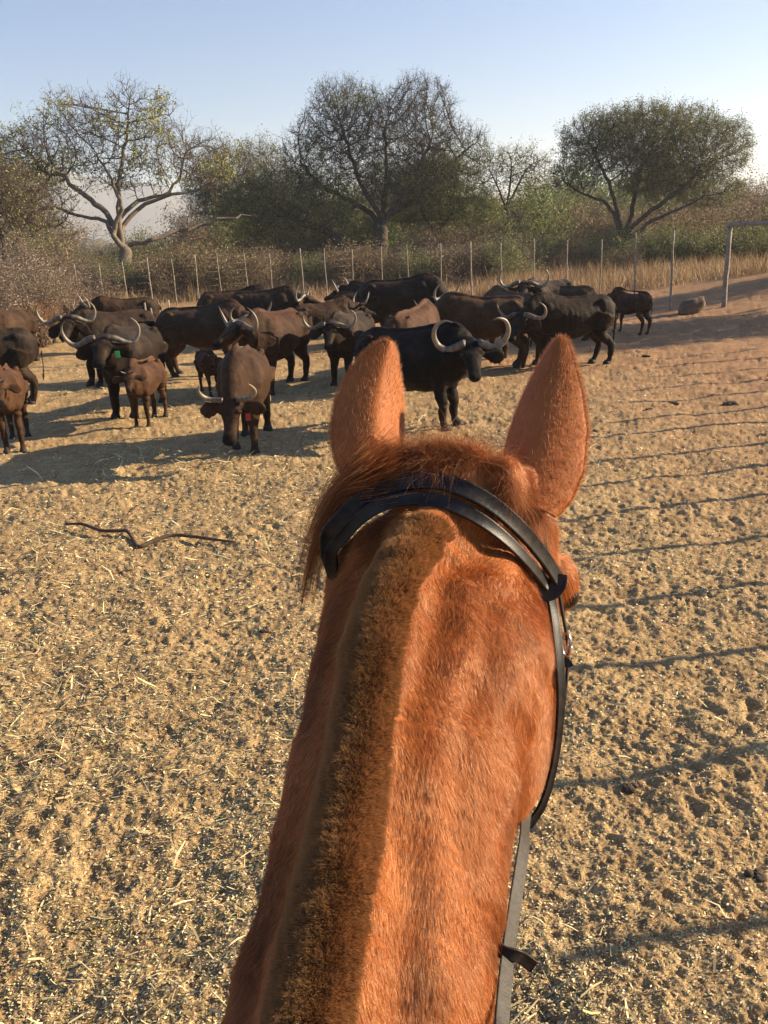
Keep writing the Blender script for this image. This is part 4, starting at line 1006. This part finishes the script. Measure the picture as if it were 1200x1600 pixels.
tree('marula_tree', 'bare spreading tree with pale trunk and a few yellow green leaf tufts', bl,
     [(-1, [(0, 0, 0)] + LT((203, 455), (200, 420), (192, 392))),
      (0, LT((180, 372), (163, 350), (145, 342), (112, 335), (80, 322))),           # left
      (0, LT((196, 385, .5), (235, 377, .5), (270, 364, .8), (320, 350, 1), (360, 342, 1.2), (400, 335, 1.5))),   # long right limb
      (0, LT((184, 368, .2), (172, 338), (150, 318), (120, 295), (98, 277), (72, 270))),
      (0, LT((176, 360, -.3), (190, 330, -.5), (182, 300, -.6), (170, 275, -.8), (150, 240, -1))),
      (0, LT((186, 355), (186, 310), (190, 250, .3), (197, 215, .6), (200, 170, .8))),
      (0, LT((180, 355, .4), (205, 322, .6), (240, 308, .8), (275, 290, 1), (288, 250, 1.2))),
      (0, LT((186, 365, .4), (215, 330, .6), (250, 312, .8), (300, 298, 1.0), (330, 283, 1.0)))],
     bl_px(bl, DL, [(185, 240, 62, 62), (80, 235, 70, 45), (25, 270, 80, 60, 1), (265, 245, 45, 48), (120, 185, 52, 38), (60, 330, 60, 40), (322, 255, 50, 48, 2), (205, 175, 38, 42), (250, 185, 30, 34, 1)]),
     1500, .42, 11, BARK_G, L_YEL, 6000, .19, .017, .33, (2, .9, .16), TWIG, leafspread=.22,
     leaf_sel=lambda P: (noise3(P * .9, 3) > .18), crook=.03)
DC = 49.0; bc = PX(590, 440, DC)[:2]; CT = lambda *p: rel(bc, p, DC)
tree('acacia_tree', 'tall bare many branched tree at the centre, greener low on its right side', bc,
     [(-1, [(0, 0, 0)] + CT((592, 420), (596, 390), (596, 362))),
      (0, CT((592, 335), (575, 310), (560, 280), (545, 235), (535, 200))),
      (0, CT((598, 330, .6), (602, 300, .8), (604, 260, 1), (600, 210, 1))),
      (0, CT((604, 340, -.4), (628, 310, -.8), (650, 275, -1), (672, 225, -1))),
      (0, CT((600, 345, .2), (640, 320, .6), (690, 270, 1), (735, 230, 1.2))),
      (0, CT((580, 335, .8), (540, 312, 1.2), (500, 290, 1.4), (470, 255, 1.5)))],
     bl_px(bc, DC, [(545, 200, 75, 62), (600, 230, 90, 70), (660, 190, 60, 65), (700, 245, 68, 52), (505, 245, 68, 60), (640, 160, 36, 36), (530, 160, 44, 30), (640, 290, 90, 40, 1)]),
     2600, .36, 23, BARK_D, L_GRN, 9000, .13, .015, .40, (3, .75, .16), TWIGD, leafspread=.3, leaf_sel=lambda P: (P[:, 2] < 6.6) & (P[:, 0] > -.5) | (noise3(P * .7, 5) > .55))
tree('leaning_tree', 'dark leafy tree leaning left from the foot of the tall bare tree', PX(560, 440, DC)[:2],
     [(-1, [(0, 0, 0)] + rel(PX(560, 440, DC)[:2], [(556, 425), (540, 395), (510, 362), (470, 350)], DC)),
      (0, rel(PX(560, 440, DC)[:2], [(440, 330, .5), (420, 310, .5)], DC)), (0, rel(PX(560, 440, DC)[:2], [(480, 335, -.5), (490, 310, -.5)], DC))],
     bl_px(PX(560, 440, DC)[:2], DC, [(440, 315, 80, 42), (490, 340, 60, 35), (395, 330, 55, 45), (520, 325, 50, 35)]), 900, .4, 31, BARK_D, L_OLV, 15000, .13, .014, .24, (3, .6, .16), TWIGD, leafspread=.3)
DR = 46.0; br = PX(970, 425, DR)[:2]; RTt = lambda *p: rel(br, p, DR)
tree('umbrella_thorn', 'broad dark olive leafed tree with forked trunk on the right', br,
     [(-1, [(0, 0, 0)] + RTt((971, 410), (972, 385), (974, 372))),
      (0, RTt((966, 350), (955, 325), (940, 312), (910, 300), (880, 280))),
      (0, RTt((982, 345, .5), (990, 310, .7), (1000, 270, 1), (1005, 230, 1))),
      (0, RTt((995, 362, -.5), (1020, 342, -.8), (1060, 325, -1), (1100, 305, -1))),
      (0, RTt((968, 345), (958, 300), (935, 250), (920, 220))),
      (0, RTt((990, 350, -.3), (1035, 315, -.8), (1080, 280, -1), (1100, 250, -1)))],
     bl_px(br, DR, [(1000, 215, 105, 48), (930, 225, 60, 42), (1090, 240, 80, 55), (1040, 260, 90, 45), (900, 270, 45, 30), (1140, 230, 40, 45), (960, 195, 60, 25), (1060, 195, 70, 28), (1110, 300, 60, 25)]),
     2400, .36, 41, BARK_D, L_OLV, 42000, .12, .014, .30, (3, .6, .16), TWIGD, leafspread=.26)
b2 = PX(790, 415, 52)[:2]
tree('slender_tree', 'slim bare tree with a few leaves between the two big trees', b2,
     [(-1, [(0, 0, 0)] + rel(b2, [(790, 390), (794, 350), (792, 325)], 52)), (0, rel(b2, [(780, 300), (765, 270)], 52)), (0, rel(b2, [(805, 300, .5), (820, 270, .5), (835, 255, 1)], 52)), (0, rel(b2, [(797, 290), (800, 255)], 52))],
     bl_px(b2, 52, [(800, 262, 52, 32), (770, 270, 30, 32), (835, 275, 36, 30)]), 420, .42, 51, BARK_D, L_YEL, 900, .16, .015, .17, (2, .7, .16), TWIGD, leafspread=.25)
b3 = PX(405, 425, 56)[:2]
tree('hazy_tree', 'grey green twiggy tree behind the long limb of the left tree', b3,
     [(-1, [(0, 0, 0)] + rel(b3, [(404, 400), (400, 360)], 56)), (0, rel(b3, [(380, 320), (365, 280)], 56)), (0, rel(b3, [(415, 320, .5), (430, 280, .5)], 56))],
     bl_px(b3, 56, [(370, 280, 75, 48), (420, 270, 45, 38), (340, 305, 60, 40), (400, 250, 45, 28), (440, 300, 50, 40)]), 1100, .45, 61, BARK_D, L_OLV, 9000, .15, .016, .26, (3, .9, .15), TWIG, leafspread=.3)
b4 = PX(690, 420, 53)[:2]
tree('leafy_tree', 'bright green leafy tree right of the tall bare one', b4,
     [(-1, [(0, 0, 0)] + rel(b4, [(688, 400), (680, 365)], 53)), (0, rel(b4, [(660, 330), (650, 300)], 53)), (0, rel(b4, [(705, 335, .5), (720, 300, .5)], 53))],
     bl_px(b4, 53, [(700, 300, 60, 42), (660, 335, 50, 30), (735, 330, 45, 35), (690, 265, 40, 30)]), 600, .45, 71, BARK_D, L_GRN, 15000, .14, .015, .2, (3, .6, .16), TWIGD, leafspread=.3)
b5 = PX(20, 470, 38)[:2]
tree('tangled_tree', 'dense twiggy bare tree at the left edge', b5,
     [(-1, [(0, 0, 0)] + rel(b5, [(18, 440), (10, 400)], 38)), (0, rel(b5, [(0, 360), (-15, 320)], 38)), (0, rel(b5, [(30, 370, .5), (50, 330, .5)], 38))],
     bl_px(b5, 38, [(5, 305, 70, 58), (45, 335, 45, 38), (-40, 295, 60, 60)]), 900, .38, 81, BARK_D, L_YEL, 1200, .15, .015, .2, (3, .8, .16), TWIG, leafspread=.3)

# scrub: a few kinds of bush, each one a thing near the fence; the far thicket is one mass
def bush_parts(seed, h, w, nstem, nleaf, lsize, leafspread=.12):
    r = np.random.default_rng(seed); mb = MB()
    P = np.zeros((nstem, 3)); P[:, :2] = r.normal(0, w * .18, (nstem, 2)); d = unit(np.stack([r.normal(0, .55, nstem), r.normal(0, .55, nstem), np.ones(nstem)], -1))
    allp = []
    p = P; L = h * r.uniform(.6, 1.1, nstem)
    for k in range(5):
        q = p + d * (L / 5)[:, None]; frusta(mb, p, q, np.full(nstem, .022 * (1 - k / 5.5)), np.full(nstem, .022 * (1 - (k + 1) / 5.5)), 4)
        if k > 0: allp.append((q.copy(), d.copy()))
        d = unit(d + r.normal(0, .25, (nstem, 3))); p = q
    pp = np.vstack([a for a, _ in allp]); dd = np.vstack([b for _, b in allp])
    t1, _ = twigs(mb, pp, dd, 5, .25 * w, .6 * w, .009, seed + 1, .9, .15, 3)
    t2, _ = twigs(mb, t1[::2], unit(r.normal(size=t1[::2].shape)), 2, .12, .35, .005, seed + 2, .9, .2, 2)
    lv = leaves(np.vstack([t1, t2]), nleaf, lsize, seed + 3, leafspread) if nleaf else None
    return mb, lv
bushes = {'thorn_scrub': (bush_parts(101, 2.6, 1.9, 26, 7000, .06, .10), TWIG, L_GRY),
          'leafy_bush': (bush_parts(102, 2.9, 2.0, 24, 9000, .11, .18), TWIGD, L_OLV),
          'green_bush': (bush_parts(104, 3.1, 2.0, 22, 9000, .11, .2), TWIGD, L_GRN),
          'dry_bush': (bush_parts(103, 2.2, 1.8, 26, 6000, .08, .12), TWIG, L_DRY)}
src = {}
for k, ((mb, lv), tm, lm) in bushes.items():
    src[k] = (mb.build('stems', tm).data, fast_mesh('foliage', lv[0], lv[1], False), lm)
    bpy.data.objects.remove(bpy.data.objects['stems'])
def place_bush(kind, x, y, s, rz, label, group, cat='bush'):
    root = empty(kind, (x, y, float(macro(np.array([x]), np.array([y]))[0]) - .05), rz); root.scale = (s, s, s * random.uniform(.85, 1.1)); tag(root, label, cat, group)
    st, lf, lm = src[kind]
    link('stems', st, None, root)
    if not lf.materials: lf.materials.append(lm)
    link('foliage', lf, None, root); return root
rb = random.Random(5)
ORD = ['leftmost', 'second', 'third', 'fourth', 'fifth', 'sixth', 'seventh', 'eighth', 'ninth', 'tenth', 'eleventh', 'twelfth', 'thirteenth', 'fourteenth', 'fifteenth', 'sixteenth', 'seventeenth', 'eighteenth', 'nineteenth', 'twentieth', 'twenty-first', 'twenty-second', 'twenty-third', 'twenty-fourth', 'twenty-fifth']
def nth(i, what): return ORD[i] + ' ' + what if i == 0 else ORD[i] + ' from the left of the ' + what.replace('bush', 'bushes').replace('clump', 'clumps')
# grey thorn scrub at the left, inside the pen edge
for i, (px, d, s) in enumerate(sorted([(-10, 23.5, 1.0), (28, 25.5, 1.05), (55, 24, .8), (75, 30, 1.1), (-50, 21.5, 1.0), (110, 33, 1.0), (10, 31, 1.25)])):
    P = PX(px, 500, d); place_bush('thorn_scrub', P[0], P[1], s, rb.uniform(0, 6), nth(i, 'grey thorn scrub clump at the left edge'), 'grey thorn scrub at the left', 'scrub')
lst = []
for i in range(44):
    px = -60 + i * 30 + rb.uniform(-14, 14); d = rb.uniform(41, 47)
    kind = rb.choice(['dry_bush', 'thorn_scrub', 'dry_bush', 'leafy_bush'] if px < 800 else ['dry_bush', 'dry_bush', 'leafy_bush']); lst.append((px, d, kind, rb.uniform(.65, 1.1) * (1.0 if px < 850 else .8)))
lst.sort(); cnt_ = {}
for px, d, kind, s in lst:
    P = PX(px, 430, d); i = cnt_.get(kind, 0); cnt_[kind] = i + 1
    what = {'dry_bush': 'dry brown bush', 'thorn_scrub': 'grey leafless bush', 'leafy_bush': 'olive leaved bush'}[kind] + ' just behind the fence'
    place_bush(kind, P[0], P[1], s, rb.uniform(0, 6), nth(i, what), kind.replace('_', ' ') + ' behind the fence')
# the thicket beyond: rows of merged bushes that close the view
def merged(name, label, spots, kinds):
    groups = {}
    for (x, y, s, rz, kind) in spots:
        st, lf, lm = src[kind]
        for me, m, key in ((st, st.materials[0], kind + 's'), (lf, lm, kind + 'l')):
            V = getV(me); nf = len(me.polygons); f = np.empty(nf * 4, np.int32)
            me.polygons.foreach_get('vertices', f)
            V = V @ rotz(rz).T * s + np.array([x, y, float(macro(np.array([x]), np.array([y]))[0]) - .05])
            groups.setdefault(m.name, [MB(), m])[0].add(V, f.reshape(-1, 4))
    mbx = MB(); mats = []; cnt = []
    for k, (g, m) in groups.items():
        mbx.add(np.vstack(g.V), np.vstack(g.F)); mats.append(m); cnt.append(sum(len(f) for f in g.F))
    o = mbx.build(name, None, None, False)
    for m in mats: o.data.materials.append(m)
    o.data.polygons.foreach_set('material_index', np.repeat(np.arange(len(mats)), cnt).astype(np.int32)); o.data.update()
    tag(o, label, 'thicket', kind='stuff')
spots = []
for row, (d, n, s0, s1) in enumerate([(53, 26, 1.0, 1.5), (60, 26, 1.2, 1.9), (72, 28, 1.5, 2.3), (95, 26, 2.2, 3.1)]):
    for i in range(n):
        px = -140 + 1480 * (i + rb.uniform(-.4, .4)) / n; P = PX(px, 400, d + rb.uniform(-3, 3))
        left = 90 < px < 330
        s = rb.uniform(s0, s1) * (.62 if left else 1.0) * (1.1 if 330 < px < 800 else 1)
        spots.append((P[0], P[1], s, rb.uniform(0, 6), rb.choice(['leafy_bush', 'dry_bush', 'green_bush', 'dry_bush', 'dry_bush'] if not left else ['dry_bush', 'dry_bush', 'leafy_bush'])))
merged('scrub_thicket', 'dense thicket of olive and brown bush filling the view behind the fence', spots, None)

# low far hills and tree line
def ridge(name, label, R0, hfun, m, a0=-50, a1=50, n=220, kind='structure'):
    a = np.radians(np.linspace(a0, a1, n)); V = []; 
    prof = [(-.12, 0), (-.05, .55), (0, 1), (.06, .6), (.14, 0)]
    h = hfun(np.degrees(a))
    for dr, hh in prof: V.append(np.stack([R0 * (1 + dr) * np.sin(a), R0 * (1 + dr) * np.cos(a), h * hh - 2], -1))
    V = np.stack(V, 1).reshape(-1, 3); i = np.arange(n - 1)[:, None] * 5; j = np.arange(4)[None]
    F = np.stack([i + j, i + j + 1, i + j + 6, i + j + 5], -1).reshape(-1, 4)
    o = link(name, fast_mesh(name, V, F), m); tag(o, label, None, kind=kind); return o
hm = simple('far_bush_cover', [(.35, (.055, .062, .035)), (.65, (.11, .10, .06))], .08, .95, 0.5, 5)
ridge('far_hills', 'low wooded plain far beyond the pen', 420, lambda a: 9 + 2.2 * fbm(a * .8, a * 0, 9) + 1.2 * vnoise(a * 4, a * 0, 12), hm)
mm = simple('mountain_slope', [(.35, (.08, .085, .07)), (.65, (.13, .125, .10))], .008, .95, 0.0, 5)
ridge('mountains', 'blue mountain range on the far left horizon', 1700, lambda a: 225 * np.exp(-((a + 19) / 9.5) ** 2) * .62 * (1 + .10 * vnoise(a * .35, a * 0, 3)) + 10 * fbm(a * .9, a * 0, 8) + 14, mm)

# dry grass
def build_grass():
    n = 90000; r = np.random.default_rng(17)
    d = r.uniform(33.5, 60, n); a = np.radians(r.uniform(-33, 34, n)); x = d * np.sin(a); y = d * np.cos(a)
    dens = sstep(-.5, .5, fbm(x * .35, y * .35, 91)); keep = (r.random(n) < .25 + .75 * dens) & (y > fence_y(x) + .8)
    x, y = x[keep], y[keep]; n = len(x); h = r.uniform(.25, .85, n) * (.6 + .6 * sstep(-.4, .6, fbm(x * .6, y * .6, 92))); 
    b0 = np.stack([x, y, gz(x, y)], -1); lean = np.stack([r.normal(0, .3, n), r.normal(0, .3, n), np.ones(n)], -1)
    th = r.uniform(0, math.pi, n); s = np.stack([np.cos(th), np.sin(th), 0 * th], -1) * .011
    p1 = b0 + lean * (h * .55)[:, None]; p2 = p1 + unit(lean + r.normal(0, .35, (n, 3))) * (h * .5)[:, None]
    V = np.stack([b0 - s, b0 + s, p1 - s * .8, p1 + s * .8, p2 - s * .15, p2 + s * .15], 1).reshape(-1, 3); k = np.arange(n)[:, None] * 6
    F = np.vstack([k + np.array([0, 1, 3, 2]), k + np.array([2, 3, 5, 4])])
    gm = leafmat('dry_grass_blades', [(0, (.17, .10, .05)), (.5, (.31, .205, .105)), (1, (.50, .36, .20))])
    o = link('dry_grass', fast_mesh('dry_grass', V, F, False), gm); tag(o, 'tall dry straw coloured grass behind the fence', 'grass', kind='stuff')
# ---------------------------------------------------------------- fences, gate, small things
POLE = simple('fence_pole_wood', [(.3, (.16, .13, .10)), (.7, (.36, .31, .24))], 9, .85, .004, 4)
WIRE, t, b = mat('fence_wire'); b.inputs['Base Color'].default_value = (.25, .23, .21, 1); b.inputs['Roughness'].default_value = .5; b.inputs['Metallic'].default_value = .6
rp_ = random.Random(9)
def pole(mb, x, y, h, r, lean=(0, 0)):
    z = gz1(x, y); n = 5; P = [(x + lean[0] * k / n + rp_.uniform(-.012, .012), y + lean[1] * k / n, z - .25 + (h + .25) * k / n) for k in range(n + 1)]
    mb.add(*tube(P, [r * 1.05, r, r * .97, r * .95, r * .9, r * .86], 8))
    return np.array(P[-1])
def wires(mb, posts, heights, r=.0028):
    for hz in heights:
        P = [(x, y, gz1(x, y) + hz - .0) for x, y in posts]
        for a_, b_ in zip(P[:-1], P[1:]): 
            a_, b_ = np.array(a_), np.array(b_); m_ = (a_ + b_) / 2 - (0, 0, .012); mb.add(*tube([a_, m_, b_], r, 4))
# far fence: base pixels measured on the photograph
fp = [(-60, 503), (-15, 500), (30, 498), (75, 497), (128, 494), (166, 488), (203, 484), (240, 480), (277, 478), (312, 476), (348, 473), (390, 469), (427, 469), (476, 470), (512, 468), (553, 464), (598, 463), (640, 461), (690, 463), (738, 467), (784, 465), (834, 463), (884, 466), (937, 468), (991, 474), (1047, 490)]
FPOS = [tuple(G(x, y)) for x, y in fp]
root = empty('wire_fence', (*FPOS[12], 0)); tag(root, 'game fence of thin pale poles and wire running behind the herd', 'fence')
for i, (x, y) in enumerate(FPOS):
    h = 2.12 + rp_.uniform(-.07, .1) + (.06 if i % 6 == 1 else 0)
    mb = MB(); pole(mb, x, y, h, .034 if i % 6 == 1 else .026, (rp_.uniform(-.05, .05), 0))
    o = mb.build('pole', POLE); o.parent = root; o.matrix_parent_inverse = Matrix.Translation((-FPOS[12][0], -FPOS[12][1], 0))
mb = MB(); wires(mb, FPOS, [.2, .5, .8, 1.1, 1.4, 1.7, 2.0]); o = mb.build('wire', WIRE); o.parent = root; o.matrix_parent_inverse = Matrix.Translation((-FPOS[12][0], -FPOS[12][1], 0))
# gate frame
gp = G(1130, 488); g2 = gp + np.array([3.3, -.7])
root = empty('gate_frame', (*gp, 0)); tag(root, 'thick gate post with a horizontal top bar at the right edge', 'gate')
mI = Matrix.Translation((-gp[0], -gp[1], 0))
for q in (gp, g2):
    mb = MB(); pole(mb, q[0], q[1], 2.16, .068); o = mb.build('post', POLE); o.parent = root; o.matrix_parent_inverse = mI
mb = MB(); za = gz1(*gp) + 2.2; mb.add(*tube([(gp[0] - .1, gp[1], za), tuple((gp + g2) / 2) + (za + .01,), (g2[0] + .1, g2[1], za - .01)], .058, 10)); o = mb.build('top_bar', POLE); o.parent = root; o.matrix_parent_inverse = mI
# the near fence on the right of the pen stands outside the frame; its poles throw the long thin shadows
NP = [(5.9 + .05 * k, -1.2 + .92 * k) for k in range(11)] + [(6.7 + .52 * (k + 1), 9.1 + 1.0 * k) for k in range(9)]
root = empty('pole_fence', (5.9, 3, 0)); tag(root, 'pole fence along the right side of the pen, seen only by its shadows', 'fence')
mI = Matrix.Translation((-5.9, -3, 0))
for x, y in NP:
    mb = MB(); pole(mb, x + rp_.uniform(-.05, .05), y + rp_.uniform(-.09, .09), 2.2, .038, (rp_.uniform(-.1, .1), rp_.uniform(-.1, .1))); o = mb.build('pole', POLE); o.parent = root; o.matrix_parent_inverse = mI
mb = MB(); wires(mb, NP, [.4, .8, 1.2, 1.6, 2.0]); o = mb.build('wire', WIRE); o.parent = root; o.matrix_parent_inverse = mI
# stakes
for i, (px, py, h, lx, lab) in enumerate([(240, 560, 1.0, -.03, 'short pale stake left of two others behind the dark buffalo'), (247, 560, .86, .0, 'short pale stake in the middle of three behind the dark buffalo'), (258, 562, 1.05, .28, 'pale stake leaning right behind the dark buffalo')]):
    x, y = G(px, py); mb = MB(); pole(mb, x, y, h + .35, .028, (lx, 0)); o = mb.build('wooden_stake', POLE); tag(o, lab, 'stake', 'wooden stakes behind the herd')
# rock
rk = simple('dusty_rock', [(.3, (.11, .07, .045)), (.7, (.20, .13, .085))], 4, .95, .02, 5)
def blob(c, rad, seed, amp=.25, nu=26, nv=16, freq=2.2):
    V, F = ellipsoid((0, 0, 0), (1, 1, 1), None, nu, nv); n = noise3(V * freq + seed, seed); q = np.sign(V) * np.abs(V) ** .75
    return q * (1 + amp * n[:, None]) * np.array(rad) + np.array(c), F
x, y = G(1080, 493); mb = MB(); V, F = blob((x, y, gz1(x, y) + .13), (.36, .28, .26), 4, .22); V[:, 2] += (V[:, 0] - x) * .25; mb.add(V, F); o = mb.build('rock', rk); tag(o, 'brown rock on the ground left of the gate post', 'rock')
# crooked stick
sk = simple('dead_wood', [(.3, (.05, .028, .018)), (.7, (.12, .075, .05))], 25, .9, .003, 4)
sp = [(103, 828), (130, 829), (160, 838), (185, 838), (200, 838), (210, 850), (218, 858), (240, 852), (270, 845), (300, 845), (335, 849), (368, 851)]
P = [(*G(a, b), ) for a, b in sp]; zz = [.05, .06, .05, .05, .045, .02, .012, .03, .045, .04, .03, .02]
mb = MB(); mb.add(*tube([(p[0], p[1], gz1(*p) * .4 + z + .006) for p, z in zip(P, zz)], [.010, .015, .017, .018, .018, .018, .020, .019, .018, .016, .014, .007], 9, sub=4))
mb.add(*tube([(P[5][0], P[5][1], .03), (P[6][0] + .0, P[6][1] - .06, .025)], [.012, .004], 7)); o = mb.build('crooked_stick', sk); tag(o, 'dark crooked stick lying on the straw strewn earth', 'stick')
# dung lumps
dg = simple('dry_dung', [(.3, (.05, .034, .022)), (.7, (.12, .085, .055))], 30, .95, .006, 4)
for i, (px, py, s, lab) in enumerate([(1185, 1368, .055, 'dark dung lump at the right edge of the ground in front'), (1010, 560, .10, 'dung pat near the top of the bare ground at right'), (1140, 632, .13, 'flat dark dung pat on the right hand ground'), (1052, 628, .09, 'small dark dung pat left of the flat one'), (930, 672, .07, 'dark dung clod close to the right horse ear'), (1015, 640, .06, 'little dung clod beside the small pat'), (412, 985, .05, 'dark dung clod left of the horse neck'), (1195, 680, .07, 'dung clod at the right edge, mid distance'), (985, 1225, .05, 'dark clod lying on a pole shadow'), (880, 545, .07, 'dark clod below the side on buffalo')]):
    s *= .65; x, y = G(px, py); mb = MB()
    for k in range(5):
        V, F = blob((x + rp_.uniform(-s, s) * .8, y + rp_.uniform(-s, s) * .8, gz1(x, y) + s * .18), (s * rp_.uniform(.4, .7), s * rp_.uniform(.4, .7), s * .3), 10 * i + k, .4, 12, 8, 3); mb.add(V, F)
    o = mb.build('dung_pat', dg); tag(o, lab, 'dung', 'dung lying in the pen')
def fence_y(x): 
    xs = np.array([p[0] for p in FPOS] + [gp[0], 40]); ys = np.array([p[1] for p in FPOS] + [gp[1], 21]); o_ = np.argsort(xs); return np.interp(x, xs[o_], ys[o_])
build_grass()
# shade trees standing to the right of the pen
for (x, y, seed, h) in [(15.5, 21.5, 201, 4.2), (19, 28, 202, 5.0)]:
    tree('shade_tree', {201: 'leafy tree right of the pen whose shade reaches in at the right edge', 202: 'taller leafy tree beyond the gate, out at the right'}[seed], (x, y), [(-1, [(0, 0, 0), (.1, 0, 1.0), (0, .1, 1.8)]), (0, [(-.6, .2, 2.6)]), (0, [(.7, -.2, 2.7)])], [(0, 0, h * .75, 2.3, 2.3, 1.5), (1, .5, h * .65, 1.6, 1.6, 1.2)], 500, .4, seed, BARK_D, L_OLV, 14000, .13, .014, .16, (3, .6, .16), TWIGD, leafspread=.25)
# ---------------------------------------------------------------- dusty air
def build_haze():
    mb = MB(); x, y0, y1, z0, z1 = 2300.0, -60.0, 2300.0, -8.0, 172.0
    V = [(-x, y0, z0), (x, y0, z0), (x, y1, z0), (-x, y1, z0), (-x, y0, z1), (x, y0, z1), (x, y1, z1), (-x, y1, z1)]
    mb.add(np.array(V), np.array([[0, 3, 2, 1], [4, 5, 6, 7], [0, 1, 5, 4], [1, 2, 6, 5], [2, 3, 7, 6], [3, 0, 4, 7]]))
    m = bpy.data.materials.new('dusty_air'); m.use_nodes = True; t = m.node_tree; t.nodes.remove(t.nodes['Principled BSDF'])
    v = N(t, 'ShaderNodeVolumePrincipled'); v.inputs['Color'].default_value = (.84, .90, 1.0, 1); v.inputs['Density'].default_value = 0.00042; v.inputs['Anisotropy'].default_value = .25
    t.links.new(v.outputs[0], t.nodes['Material Output'].inputs['Volume'])
    o = mb.build('haze', m, None, False); tag(o, 'dusty hazy air over the pen and the bush', 'haze', kind='stuff')
build_haze()
